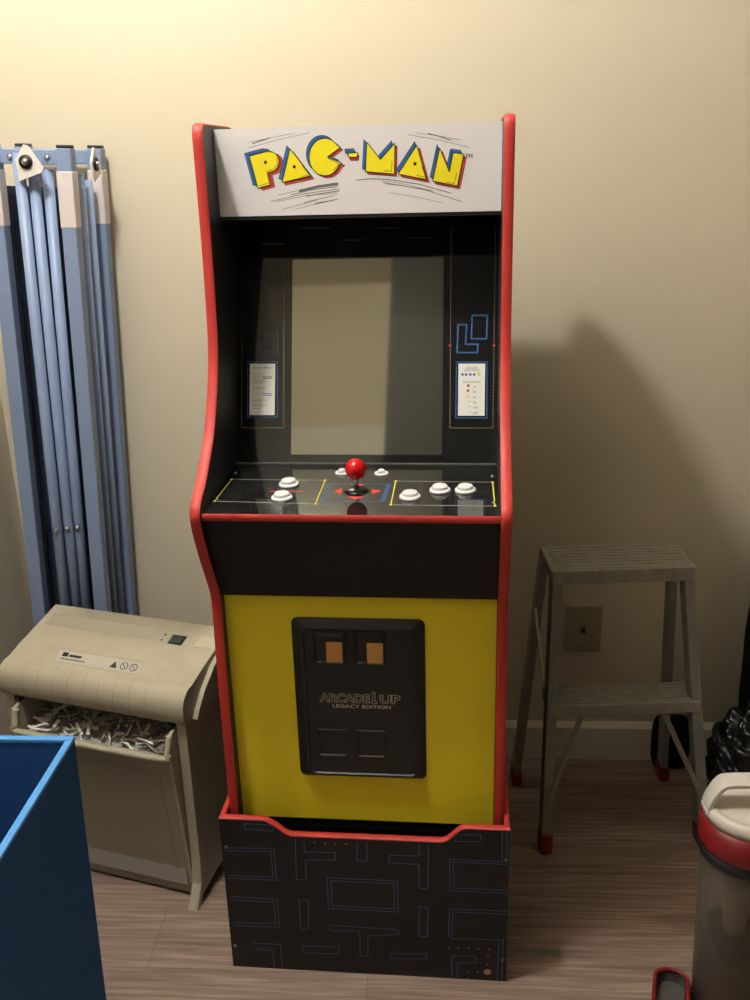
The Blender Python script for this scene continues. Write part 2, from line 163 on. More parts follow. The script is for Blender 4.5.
ART = {
'bez': [('l','art_dim_yellow',1,0.0012,[(0.1426,0.0615),(0.1426,0.0649)]),('l','art_dim_yellow',1,0.0012,[(0.1426,0.0672),(0.1426,0.0705)]),('l','art_dim_yellow',1,0.0012,[(0.1426,0.0728),(0.1426,0.0761)]),('l','art_dim_yellow',1,0.0012,[(0.1426,0.0784),(0.1426,0.0818)]),('l','art_dim_yellow',1,0.0012,[(0.1426,0.084),(0.1426,0.0874)]),('l','art_dim_yellow',1,0.0012,[(0.1426,0.0896),(0.1426,0.093)]),('l','art_dim_yellow',1,0.0012,[(0.1426,0.0953),(0.1426,0.0986)]),('l','art_dim_yellow',1,0.0012,[(0.1426,0.1009),(0.1426,0.1042)]),('l','art_dim_yellow',1,0.0012,[(0.1426,0.1065),(0.1426,0.1099)]),('l','art_dim_yellow',1,0.0012,[(0.1426,0.1121),(0.1426,0.1155)]),('l','art_dim_yellow',1,0.0012,[(0.1426,0.1177),(0.1426,0.1211)]),('l','art_dim_yellow',1,0.0012,[(0.1426,0.1233),(0.1426,0.1267)]),('l','art_dim_yellow',1,0.0012,[(0.1426,0.129),(0.1426,0.1323)]),('l','art_dim_yellow',1,0.0012,[(0.1426,0.1346),(0.1426,0.138)]),('l','art_dim_yellow',1,0.0012,[(0.1426,0.1402),(0.1426,0.1436)]),('l','art_dim_yellow',1,0.0012,[(0.1426,0.1458),(0.1426,0.1492)]),('l','art_dim_yellow',1,0.0012,[(0.1426,0.1514),(0.1425,0.1548)]),('l','art_dim_yellow',1,0.0012,[(0.1425,0.1571),(0.1425,0.1604)]),('l','art_dim_yellow',1,0.0012,[(0.1425,0.1627),(0.1425,0.1661)]),('l','art_dim_yellow',1,0.0012,[(0.1425,0.1683),(0.1425,0.1717)]),('l','art_dim_yellow',1,0.0012,[(0.1425,0.1739),(0.1425,0.1773)]),('l','art_dim_yellow',1,0.0012,[(0.1425,0.1795),(0.1425,0.1829)]),('l','art_dim_yellow',1,0.0012,[(0.1425,0.1852),(0.1425,0.1885)]),('l','art_dim_yellow',1,0.0012,[(0.1425,0.1908),(0.1425,0.1941)]),('l','art_dim_yellow',1,0.0012,[(0.1425,0.1964),(0.1425,0.1998)]),('l','art_dim_yellow',1,0.0012,[(0.1425,0.202),(0.1425,0.2054)]),('l','art_dim_yellow',1,0.0012,[(0.1425,0.2076),(0.1425,0.211)]),('l','art_dim_yellow',1,0.0012,[(0.1425,0.2132),(0.1425,0.2166)]),('l','art_dim_yellow',1,0.0012,[(0.1425,0.2189),(0.1425,0.2222)]),('l','art_dim_yellow',1,0.0012,[(0.1425,0.2245),(0.1425,0.2279)]),('l','art_dim_yellow',1,0.0012,[(0.1425,0.2301),(0.1425,0.2335)]),('l','art_dim_yellow',1,0.0012,[(0.1425,0.2357),(0.1425,0.2391)]),('l','art_dim_yellow',1,0.0012,[(0.1425,0.2413),(0.1425,0.2447)]),('l','art_dim_yellow',1,0.0012,[(0.1425,0.247),(0.1425,0.2503)]),('l','art_dim_yellow',1,0.0012,[(0.1425,0.2526),(0.1425,0.2559)]),('l','art_dim_yellow',1,0.0012,[(0.1425,0.2582),(0.1424,0.2616)]),('l','art_dim_yellow',1,0.0012,[(0.1424,0.2638),(0.1424,0.2672)]),('l','art_dim_yellow',1,0.0012,[(0.1424,0.2694),(0.1424,0.2728)]),('l','art_dim_yellow',1,0.0012,[(0.1424,0.275),(0.1424,0.2784)]),('l','art_dim_yellow',1,0.0012,[(0.1424,0.2807),(0.1424,0.284)]),('l','art_dim_yellow',1,0.0012,[(0.1424,0.2863),(0.1424,0.2896)]),('l','art_dim_yellow',1,0.0012,[(0.1424,0.2919),(0.1424,0.2953)]),('l','art_dim_yellow',1,0.0012,[(0.1424,0.2975),(0.1424,0.3009)]),('l','art_dim_yellow',1,0.0012,[(0.1424,0.3031),(0.1424,0.3065)]),('l','art_dim_yellow',1,0.0012,[(0.1424,0.3087),(0.1424,0.3121)]),('l','art_dim_yellow',1,0.0012,[(0.1424,0.3144),(0.1424,0.3177)]),('l','art_dim_yellow',1,0.0012,[(0.1424,0.32),(0.1424,0.3233)]),('l','art_dim_yellow',1,0.0012,[(0.1424,0.3256),(0.1424,0.329)]),('l','art_dim_yellow',1,0.0012,[(0.1424,0.3312),(0.1424,0.3346)]),('l','art_dim_yellow',1,0.0012,[(0.1424,0.3368),(0.1424,0.3402)]),('l','art_dim_yellow',1,0.0012,[(0.1424,0.3424),(0.1424,0.3458)]),('l','art_dim_yellow',1,0.0012,[(0.1424,0.3481),(0.1424,0.3514)]),('l','art_dim_yellow',1,0.0012,[(0.1424,0.3537),(0.1424,0.357)]),('l','art_dim_yellow',1,0.0012,[(0.1424,0.3593),(0.1424,0.3627)]),('l','art_dim_yellow',1,0.0012,[(0.1424,0.3649),(0.1423,0.3683)]),('l','art_dim_yellow',1,0.0012,[(0.1423,0.3705),(0.1423,0.3739)]),('l','art_dim_yellow',1,0.0012,[(0.1423,0.3761),(0.1423,0.3795)]),('l','art_dim_yellow',1,0.0012,[(0.1423,0.3817),(0.1423,0.3851)]),('l','art_dim_yellow',1,0.0012,[(0.1423,0.3874),(0.1423,0.3907)]),('l','art_dim_yellow',1,0.0012,[(0.1423,0.393),(0.1423,0.3963)]),('l','art_dim_yellow',1,0.0012,[(0.2143,0.0616),(0.2144,0.0649)]),('l','art_dim_yellow',1,0.0012,[(0.2144,0.0672),(0.2144,0.0705)]),('l','art_dim_yellow',1,0.0012,[(0.2144,0.0727),(0.2144,0.0761)]),('l','art_dim_yellow',1,0.0012,[(0.2144,0.0783),(0.2145,0.0817)]),('l','art_dim_yellow',1,0.0012,[(0.2145,0.0839),(0.2145,0.0873)]),('l','art_dim_yellow',1,0.0012,[(0.2145,0.0895),(0.2145,0.0929)]),('l','art_dim_yellow',1,0.0012,[(0.2145,0.0951),(0.2146,0.0985)]),('l','art_dim_yellow',1,0.0012,[(0.2146,0.1007),(0.2146,0.1041)]),('l','art_dim_yellow',1,0.0012,[(0.2146,0.1063),(0.2146,0.1097)]),('l','art_dim_yellow',1,0.0012,[(0.2146,0.1119),(0.2147,0.1153)]),('l','art_dim_yellow',1,0.0012,[(0.2147,0.1175),(0.2147,0.1209)]),('l','art_dim_yellow',1,0.0012,[(0.2147,0.1231),(0.2147,0.1265)]),('l','art_dim_yellow',1,0.0012,[(0.2148,0.1287),(0.2148,0.1321)]),('l','art_dim_yellow',1,0.0012,[(0.2148,0.1343),(0.2148,0.1376)]),('l','art_dim_yellow',1,0.0012,[(0.2148,0.1399),(0.2148,0.1432)]),('l','art_dim_yellow',1,0.0012,[(0.2149,0.1455),(0.2149,0.1488)]),('l','art_dim_yellow',1,0.0012,[(0.2149,0.1511),(0.2149,0.1544)]),('l','art_dim_yellow',1,0.0012,[(0.2149,0.1567),(0.2149,0.16)]),('l','art_dim_yellow',1,0.0012,[(0.215,0.1623),(0.215,0.1656)]),('l','art_dim_yellow',1,0.0012,[(0.215,0.1679),(0.215,0.1712)]),('l','art_dim_yellow',1,0.0012,[(0.215,0.1735),(0.2151,0.1768)]),('l','art_dim_yellow',1,0.0012,[(0.2151,0.179),(0.2151,0.1824)]),('l','art_dim_yellow',1,0.0012,[(0.2151,0.1846),(0.2151,0.188)]),('l','art_dim_yellow',1,0.0012,[(0.2151,0.1902),(0.2152,0.1936)]),('l','art_dim_yellow',1,0.0012,[(0.2152,0.1958),(0.2152,0.1992)]),('l','art_dim_yellow',1,0.0012,[(0.2152,0.2014),(0.2152,0.2048)]),('l','art_dim_yellow',1,0.0012,[(0.2152,0.207),(0.2153,0.2104)]),('l','art_dim_yellow',1,0.0012,[(0.2153,0.2126),(0.2153,0.216)]),('l','art_dim_yellow',1,0.0012,[(0.2153,0.2182),(0.2153,0.2216)]),('l','art_dim_yellow',1,0.0012,[(0.2153,0.2238),(0.2154,0.2271)]),('l','art_dim_yellow',1,0.0012,[(0.2154,0.2294),(0.2154,0.2327)]),('l','art_dim_yellow',1,0.0012,[(0.2154,0.235),(0.2154,0.2383)]),('l','art_dim_yellow',1,0.0012,[(0.2155,0.2406),(0.2155,0.2439)]),('l','art_dim_yellow',1,0.0012,[(0.2155,0.2462),(0.2155,0.2495)]),('l','art_dim_yellow',1,0.0012,[(0.2155,0.2518),(0.2155,0.2551)]),('l','art_dim_yellow',1,0.0012,[(0.2156,0.2573),(0.2156,0.2607)]),('l','art_dim_yellow',1,0.0012,[(0.2156,0.2629),(0.2156,0.2663)]),('l','art_dim_yellow',1,0.0012,[(0.2156,0.2685),(0.2156,0.2719)]),('l','art_dim_yellow',1,0.0012,[(0.2157,0.2741),(0.2157,0.2775)]),('l','art_dim_yellow',1,0.0012,[(0.2157,0.2797),(0.2157,0.2831)]),('l','art_dim_yellow',1,0.0012,[(0.2157,0.2853),(0.2158,0.2887)]),('l','art_dim_yellow',1,0.0012,[(0.2158,0.2909),(0.2158,0.2942)]),('l','art_dim_yellow',1,0.0012,[(0.2158,0.2965),(0.2158,0.2998)]),('l','art_dim_yellow',1,0.0012,[(0.2158,0.3021),(0.2159,0.3054)]),('l','art_dim_yellow',1,0.0012,[(0.2159,0.3077),(0.2159,0.311)]),('l','art_dim_yellow',1,0.0012,[(0.2159,0.3133),(0.2159,0.3166)]),('l','art_dim_yellow',1,0.0012,[(0.2159,0.3188),(0.216,0.3222)]),('l','art_dim_yellow',1,0.0012,[(0.216,0.3244),(0.216,0.3278)]),('l','art_dim_yellow',1,0.0012,[(0.216,0.33),(0.216,0.3334)]),('l','art_dim_yellow',1,0.0012,[(0.216,0.3356),(0.2161,0.339)]),('l','art_dim_yellow',1,0.0012,[(0.2161,0.3412),(0.2161,0.3446)]),('l','art_dim_yellow',1,0.0012,[(0.2161,0.3468),(0.2161,0.3502)]),('l','art_dim_yellow',1,0.0012,[(0.2161,0.3524),(0.2162,0.3557)]),('l','art_dim_yellow',1,0.0012,[(0.2162,0.358),(0.2162,0.3613)]),('l','art_dim_yellow',1,0.0012,[(0.2162,0.3636),(0.2162,0.3669)]),('l','art_dim_yellow',1,0.0012,[(0.2163,0.3692),(0.2163,0.3725)]),('l','art_dim_yellow',1,0.0012,[(0.2163,0.3748),(0.2163,0.3781)]),('l','art_dim_yellow',1,0.0012,[(0.2163,0.3803),(0.2163,0.3837)]),('l','art_dim_yellow',1,0.0012,[(0.2164,0.3859),(0.2164,0.3893)]),('l','art_dim_yellow',1,0.0012,[(0.2164,0.3915),(0.2164,0.3949)]),('l','art_dim_yellow',1,0.0012,[(0.1425,0.0604),(0.1447,0.0604)]),('l','art_dim_yellow',1,0.0012,[(0.1461,0.0604),(0.1484,0.0604)]),('l','art_dim_yellow',1,0.0012,[(0.1498,0.0604),(0.152,0.0604)]),('l','art_dim_yellow',1,0.0012,[(0.1535,0.0604),(0.1557,0.0604)]),('l','art_dim_yellow',1,0.0012,[(0.1572,0.0604),(0.1594,0.0604)]),('l','art_dim_yellow',1,0.0012,[(0.1609,0.0604),(0.1631,0.0604)]),('l','art_dim_yellow',1,0.0012,[(0.1646,0.0604),(0.1668,0.0604)]),('l','art_dim_yellow',1,0.0012,[(0.1683,0.0604),(0.1705,0.0604)]),('l','art_dim_yellow',1,0.0012,[(0.1719,0.0604),(0.1741,0.0604)]),('l','art_dim_yellow',1,0.0012,[(0.1756,0.0604),(0.1778,0.0604)]),('l','art_dim_yellow',1,0.0012,[(0.1793,0.0604),(0.1815,0.0604)]),('l','art_dim_yellow',1,0.0012,[(0.183,0.0604),(0.1852,0.0604)]),('l','art_dim_yellow',1,0.0012,[(0.1866,0.0604),(0.1888,0.0604)]),('l','art_dim_yellow',1,0.0012,[(0.1903,0.0604),(0.1925,0.0604)]),('l','art_dim_yellow',1,0.0012,[(0.194,0.0604),(0.1962,0.0604)]),('l','art_dim_yellow',1,0.0012,[(0.1977,0.0604),(0.1999,0.0604)]),('l','art_dim_yellow',1,0.0012,[(0.2013,0.0604),(0.2035,0.0604)]),('l','art_dim_yellow',1,0.0012,[(0.205,0.0604),(0.2072,0.0604)]),('l','art_dim_yellow',1,0.0012,[(0.2086,0.0604),(0.2108,0.0604)]),('l','art_dim_yellow',1,0.0012,[(0.2123,0.0604),(0.2145,0.0604)]),('d','art_red',2,0.0022,(0.1419,0.1992)),('d','art_red',2,0.0022,(0.2151,0.1986)),('c','art_blue',1,0.0024,[(0.1786,0.2493),(0.2036,0.249),(0.2027,0.2099),(0.1772,0.2101)]),('c','art_blue',1,0.0024,[(0.1551,0.2338),(0.1697,0.2337),(0.1677,0.2009),(0.1885,0.2007),(0.1877,0.1869),(0.1537,0.1871)]),('p','card_white',1,[(0.1562,0.1686),(0.201,0.1683),(0.2004,0.0807),(0.1558,0.0808)]),('c','art_blue',1,0.0016,[(0.1529,0.1714),(0.2039,0.1711),(0.2041,0.077),(0.1523,0.0771)]),('p','card_white',1,[(-0.2008,0.1705),(-0.1565,0.1703),(-0.157,0.0823),(-0.2009,0.0823)]),('c','art_blue',1,0.0012,[(-0.2041,0.1742),(-0.1529,0.1738),(-0.1522,0.0787),(-0.2041,0.0787)]),('d','art_blue_bright',2,0.0022,(0.1632,0.1501)),('d','art_blue_bright',2,0.0022,(0.169,0.15)),('d','art_blue_bright',2,0.0022,(0.176,0.15)),('d','art_blue_bright',2,0.0022,(0.1825,0.15)),('d','art_straw',2,0.003,(0.1907,0.1505)),('d','art_red',2,0.0024,(0.1729,0.1315)),('d','art_red',2,0.0024,(0.1726,0.1229)),('d','art_straw',2,0.0024,(0.1717,0.1133)),('l','ink_grey',2,0.0007,[(0.174,0.1048),(0.1767,0.1048)]),('l','ink_grey',2,0.0007,[(0.1741,0.0961),(0.1768,0.0961)]),('l','ink_grey',2,0.0007,[(0.1741,0.0872),(0.1769,0.0872)]),('l','ink_pale',2,0.0007,[(-0.1959,0.1532),(-0.1831,0.1532)]),('l','ink_pale',2,0.0007,[(-0.1959,0.1493),(-0.1779,0.1492)]),('l','ink_pale',2,0.0007,[(-0.1958,0.1453),(-0.1812,0.1452)]),('l','ink_pale',2,0.0007,[(-0.1958,0.1413),(-0.176,0.1413)]),('l','ink_pale',2,0.0007,[(-0.1958,0.1374),(-0.1793,0.1373)]),('l','ink_pale',2,0.0007,[(-0.1957,0.1334),(-0.1826,0.1334)]),('l','ink_pale',2,0.0007,[(-0.1957,0.1295),(-0.1774,0.1294)]),('l','ink_pale',2,0.0007,[(-0.1957,0.1255),(-0.1807,0.1254)]),('l','ink_pale',2,0.0007,[(-0.1957,0.1215),(-0.1755,0.1215)]),('l','ink_pale',2,0.0007,[(-0.1956,0.1176),(-0.1788,0.1175)]),('l','ink_pale',2,0.0007,[(-0.1956,0.1136),(-0.1821,0.1136)]),('l','ink_pale',2,0.0007,[(-0.1956,0.1097),(-0.1769,0.1096)]),('l','ink_pale',2,0.0007,[(-0.1955,0.1057),(-0.1802,0.1057)]),('l','ink_pale',2,0.0007,[(-0.1955,0.1017),(-0.175,0.1017)]),('l','ink_pale',2,0.0007,[(-0.1955,0.0978),(-0.1783,0.0977)]),('l','ink_pale',2,0.0007,[(-0.1955,0.0938),(-0.1815,0.0938)]),('l','ink_grey',2,0.0012,[(-0.1775,0.1477),(-0.1622,0.1477)]),('l','ink_grey',2,0.0012,[(-0.1775,0.1452),(-0.1622,0.1452)]),('l','art_blue_bright',2,0.0012,[(-0.1773,0.119),(-0.162,0.1189)]),('l','art_blue_bright',2,0.0012,[(-0.1773,0.1161),(-0.162,0.116)]),('l','ink_pale',2,0.0006,[(-0.1958,0.1399),(-0.1702,0.1398)]),('l','ink_pale',2,0.0006,[(-0.1957,0.1291),(-0.1701,0.129)]),('l','ink_pale',2,0.0006,[(-0.1956,0.1075),(-0.1699,0.1074)]),('l','ink_pale',2,0.0006,[(-0.1955,0.0985),(-0.1699,0.0984)]),('l','art_dim_yellow',1,0.0012,[(-0.1408,0.0616),(-0.1408,0.0644)]),('l','art_dim_yellow',1,0.0012,[(-0.1408,0.0663),(-0.1408,0.0691)]),('l','art_dim_yellow',1,0.0012,[(-0.1409,0.071),(-0.1409,0.0738)]),('l','art_dim_yellow',1,0.0012,[(-0.1409,0.0757),(-0.1409,0.0785)]),('l','art_dim_yellow',1,0.0012,[(-0.1409,0.0804),(-0.1409,0.0832)]),('l','art_dim_yellow',1,0.0012,[(-0.141,0.085),(-0.141,0.0878)]),('l','art_dim_yellow',1,0.0012,[(-0.141,0.0897),(-0.141,0.0925)]),('l','art_dim_yellow',1,0.0012,[(-0.141,0.0944),(-0.1411,0.0972)]),('l','art_dim_yellow',1,0.0012,[(-0.1411,0.0991),(-0.1411,0.1019)]),('l','art_dim_yellow',1,0.0012,[(-0.1411,0.1038),(-0.1411,0.1066)]),('l','art_dim_yellow',1,0.0012,[(-0.1411,0.1084),(-0.1412,0.1112)]),('l','art_dim_yellow',1,0.0012,[(-0.1412,0.1131),(-0.1412,0.1159)]),('l','art_dim_yellow',1,0.0012,[(-0.1412,0.1178),(-0.1412,0.1206)]),('l','art_dim_yellow',1,0.0012,[(-0.1412,0.1225),(-0.1413,0.1253)]),('l','art_dim_yellow',1,0.0012,[(-0.1413,0.1271),(-0.1413,0.13)]),('l','art_dim_yellow',1,0.0012,[(-0.1413,0.1318),(-0.1413,0.1346)]),('l','art_dim_yellow',1,0.0012,[(-0.1413,0.1365),(-0.1414,0.1393)]),('l','art_dim_yellow',1,0.0012,[(-0.1414,0.1412),(-0.1414,0.144)]),('l','art_dim_yellow',1,0.0012,[(-0.1414,0.1459),(-0.1414,0.1487)]),('l','art_dim_yellow',1,0.0012,[(-0.1414,0.1505),(-0.1415,0.1533)]),('l','art_dim_yellow',1,0.0012,[(-0.1415,0.1552),(-0.1415,0.158)]),('l','art_dim_yellow',1,0.0012,[(-0.1415,0.1599),(-0.1415,0.1627)]),('l','art_dim_yellow',1,0.0012,[(-0.1416,0.1646),(-0.1416,0.1674)]),('l','art_dim_yellow',1,0.0012,[(-0.1416,0.1693),(-0.1416,0.1721)]),('l','art_dim_yellow',1,0.0012,[(-0.1416,0.1739),(-0.1416,0.1767)]),('l','art_dim_yellow',1,0.0012,[(-0.1417,0.1786),(-0.1417,0.1814)]),('l','art_dim_yellow',1,0.0012,[(-0.1417,0.1833),(-0.1417,0.1861)]),('l','art_dim_yellow',1,0.0012,[(-0.1417,0.188),(-0.1417,0.1908)]),('l','art_dim_yellow',1,0.0012,[(-0.1418,0.1926),(-0.1418,0.1955)]),('l','art_dim_yellow',1,0.0012,[(-0.1418,0.1973),(-0.1418,0.2001)]),('l','art_dim_yellow',1,0.0012,[(-0.1418,0.202),(-0.1418,0.2048)]),('l','art_dim_yellow',1,0.0012,[(-0.1419,0.2067),(-0.1419,0.2095)]),('l','art_dim_yellow',1,0.0012,[(-0.1419,0.2114),(-0.1419,0.2142)]),('l','art_dim_yellow',1,0.0012,[(-0.1419,0.216),(-0.142,0.2188)]),('l','art_dim_yellow',1,0.0012,[(-0.142,0.2207),(-0.142,0.2235)]),('l','art_dim_yellow',1,0.0012,[(-0.142,0.2254),(-0.142,0.2282)]),('l','art_dim_yellow',1,0.0012,[(-0.142,0.2301),(-0.1421,0.2329)]),('l','art_dim_yellow',1,0.0012,[(-0.1421,0.2348),(-0.1421,0.2376)]),('l','art_dim_yellow',1,0.0012,[(-0.1421,0.2394),(-0.1421,0.2422)]),('l','art_dim_yellow',1,0.0012,[(-0.1421,0.2441),(-0.1422,0.2469)]),('l','art_dim_yellow',1,0.0012,[(-0.1422,0.2488),(-0.1422,0.2516)]),('l','art_dim_yellow',1,0.0012,[(-0.1422,0.2535),(-0.1422,0.2563)]),('l','art_dim_yellow',1,0.0012,[(-0.1422,0.2581),(-0.1423,0.261)]),('l','art_dim_yellow',1,0.0012,[(-0.1423,0.2628),(-0.1423,0.2656)]),('l','art_dim_yellow',1,0.0012,[(-0.1423,0.2675),(-0.1423,0.2703)]),('l','art_dim_yellow',1,0.0012,[(-0.1423,0.2722),(-0.1424,0.275)]),('l','art_dim_yellow',1,0.0012,[(-0.1424,0.2769),(-0.1424,0.2797)]),('l','art_dim_yellow',1,0.0012,[(-0.1424,0.2815),(-0.1424,0.2843)]),('l','art_dim_yellow',1,0.0012,[(-0.1425,0.2862),(-0.1425,0.289)]),('l','art_dim_yellow',1,0.0012,[(-0.1425,0.2909),(-0.1425,0.2937)]),('l','art_dim_yellow',1,0.0012,[(-0.1425,0.2956),(-0.1425,0.2984)]),('l','art_dim_yellow',1,0.0012,[(-0.1426,0.3002),(-0.1426,0.3031)]),('l','art_dim_yellow',1,0.0012,[(-0.1426,0.3049),(-0.1426,0.3077)]),('l','art_dim_yellow',1,0.0012,[(-0.1426,0.3096),(-0.1426,0.3124)]),('l','art_dim_yellow',1,0.0012,[(-0.1427,0.3143),(-0.1427,0.3171)]),('l','art_dim_yellow',1,0.0012,[(-0.1427,0.319),(-0.1427,0.3218)]),('l','art_dim_yellow',1,0.0012,[(-0.2143,0.0616),(-0.2143,0.0643)]),('l','art_dim_yellow',1,0.0012,[(-0.2143,0.0661),(-0.2144,0.0689)]),('l','art_dim_yellow',1,0.0012,[(-0.2144,0.0707),(-0.2144,0.0734)]),('l','art_dim_yellow',1,0.0012,[(-0.2144,0.0753),(-0.2144,0.078)]),('l','art_dim_yellow',1,0.0012,[(-0.2144,0.0798),(-0.2145,0.0826)]),('l','art_dim_yellow',1,0.0012,[(-0.2145,0.0844),(-0.2145,0.0871)]),('l','art_dim_yellow',1,0.0012,[(-0.2145,0.0889),(-0.2145,0.0917)]),('l','art_dim_yellow',1,0.0012,[(-0.2145,0.0935),(-0.2146,0.0962)]),('l','art_dim_yellow',1,0.0012,[(-0.2146,0.0981),(-0.2146,0.1008)]),('l','art_dim_yellow',1,0.0012,[(-0.2146,0.1026),(-0.2146,0.1054)]),('l','art_dim_yellow',1,0.0012,[(-0.2146,0.1072),(-0.2147,0.1099)]),('l','art_dim_yellow',1,0.0012,[(-0.2147,0.1117),(-0.2147,0.1145)]),('l','art_dim_yellow',1,0.0012,[(-0.2147,0.1163),(-0.2147,0.119)]),('l','art_dim_yellow',1,0.0012,[(-0.2147,0.1209),(-0.2148,0.1236)]),('l','art_dim_yellow',1,0.0012,[(-0.2148,0.1254),(-0.2148,0.1282)]),('l','art_dim_yellow',1,0.0012,[(-0.2148,0.13),(-0.2148,0.1327)]),('l','art_dim_yellow',1,0.0012,[(-0.2148,0.1345),(-0.2149,0.1373)]),('l','art_dim_yellow',1,0.0012,[(-0.2149,0.1391),(-0.2149,0.1418)]),('l','art_dim_yellow',1,0.0012,[(-0.2149,0.1437),(-0.2149,0.1464)]),('l','art_dim_yellow',1,0.0012,[(-0.2149,0.1482),(-0.215,0.151)]),('l','art_dim_yellow',1,0.0012,[(-0.215,0.1528),(-0.215,0.1555)]),('l','art_dim_yellow',1,0.0012,[(-0.215,0.1573),(-0.215,0.1601)]),('l','art_dim_yellow',1,0.0012,[(-0.215,0.1619),(-0.2151,0.1646)]),('l','art_dim_yellow',1,0.0012,[(-0.2151,0.1665),(-0.2151,0.1692)]),('l','art_dim_yellow',1,0.0012,[(-0.2151,0.171),(-0.2151,0.1737)]),('l','art_dim_yellow',1,0.0012,[(-0.2151,0.1756),(-0.2152,0.1783)]),('l','art_dim_yellow',1,0.0012,[(-0.2152,0.1801),(-0.2152,0.1829)]),('l','art_dim_yellow',1,0.0012,[(-0.2152,0.1847),(-0.2152,0.1874)]),('l','art_dim_yellow',1,0.0012,[(-0.2152,0.1892),(-0.2153,0.192)]),('l','art_dim_yellow',1,0.0012,[(-0.2153,0.1938),(-0.2153,0.1965)]),('l','art_dim_yellow',1,0.0012,[(-0.2153,0.1984),(-0.2153,0.2011)]),('l','art_dim_yellow',1,0.0012,[(-0.2153,0.2029),(-0.2154,0.2057)]),('l','art_dim_yellow',1,0.0012,[(-0.2154,0.2075),(-0.2154,0.2102)]),('l','art_dim_yellow',1,0.0012,[(-0.2154,0.212),(-0.2154,0.2148)]),('l','art_dim_yellow',1,0.0012,[(-0.2136,0.0607),(-0.2113,0.0607)]),('l','art_dim_yellow',1,0.0012,[(-0.2099,0.0607),(-0.2076,0.0607)]),('l','art_dim_yellow',1,0.0012,[(-0.2062,0.0607),(-0.204,0.0607)]),('l','art_dim_yellow',1,0.0012,[(-0.2025,0.0607),(-0.2003,0.0607)]),('l','art_dim_yellow',1,0.0012,[(-0.1988,0.0607),(-0.1966,0.0607)]),('l','art_dim_yellow',1,0.0012,[(-0.1951,0.0607),(-0.1929,0.0607)]),('l','art_dim_yellow',1,0.0012,[(-0.1914,0.0607),(-0.1892,0.0607)]),('l','art_dim_yellow',1,0.0012,[(-0.1878,0.0607),(-0.1855,0.0607)]),('l','art_dim_yellow',1,0.0012,[(-0.1841,0.0607),(-0.1819,0.0607)]),('l','art_dim_yellow',1,0.0012,[(-0.1804,0.0607),(-0.1782,0.0607)]),('l','art_dim_yellow',1,0.0012,[(-0.1767,0.0607),(-0.1745,0.0607)]),('l','art_dim_yellow',1,0.0012,[(-0.173,0.0607),(-0.1708,0.0607)]),('l','art_dim_yellow',1,0.0012,[(-0.1694,0.0607),(-0.1672,0.0607)]),('l','art_dim_yellow',1,0.0012,[(-0.1657,0.0607),(-0.1635,0.0607)]),('l','art_dim_yellow',1,0.0012,[(-0.162,0.0607),(-0.1598,0.0607)]),('l','art_dim_yellow',1,0.0012,[(-0.1584,0.0607),(-0.1562,0.0607)]),('l','art_dim_yellow',1,0.0012,[(-0.1547,0.0607),(-0.1525,0.0607)]),('l','art_dim_yellow',1,0.0012,[(-0.151,0.0607),(-0.1488,0.0607)]),('l','art_dim_yellow',1,0.0012,[(-0.1474,0.0607),(-0.1452,0.0607)]),('l','art_dim_yellow',1,0.0012,[(-0.1437,0.0607),(-0.1415,0.0607)]),('l','art_blue_dim',1,0.002,[(-0.168,0.2368),(-0.1519,0.2367),(-0.1523,0.1864),(-0.1778,0.1866),(-0.178,0.2154)]),('l','art_blue_dim',1,0.002,[(-0.1654,0.2314),(-0.1651,0.1973),(-0.1816,0.1974)]),('l','art_blue_dim',1,0.0022,[(-0.1153,0.4017),(-0.0636,0.4007)]),('l','art_blue_dim',1,0.0022,[(-0.0463,0.38),(-0.0035,0.3792)]),('l','art_blue_dim',1,0.0022,[(0.0134,0.3992),(0.0559,0.3983)]),('l','art_blue_dim',1,0.0022,[(0.0696,0.3812),(0.1101,0.3804)]),('l','art_blue_dim',1,0.0022,[(-0.1811,0.3756),(-0.1411,0.3749)])],
'card_text': [((0.1787,0.1605),0.0042,'MONSTER'),((0.1787,0.1568),0.0042,'POINT VALUE'),((0.1783,0.1373),0.0042,'BONUS POINTS'),((0.183,0.1293),0.0042,'100'),((0.1831,0.121),0.0042,'300'),((0.1831,0.1118),0.0042,'500'),((0.1836,0.1029),0.0042,'700'),((0.1847,0.0944),0.0042,'1,000'),((0.1848,0.0855),0.0042,'2,000'),((-0.1791,0.1632),0.0042,'INSTRUCTIONS')],
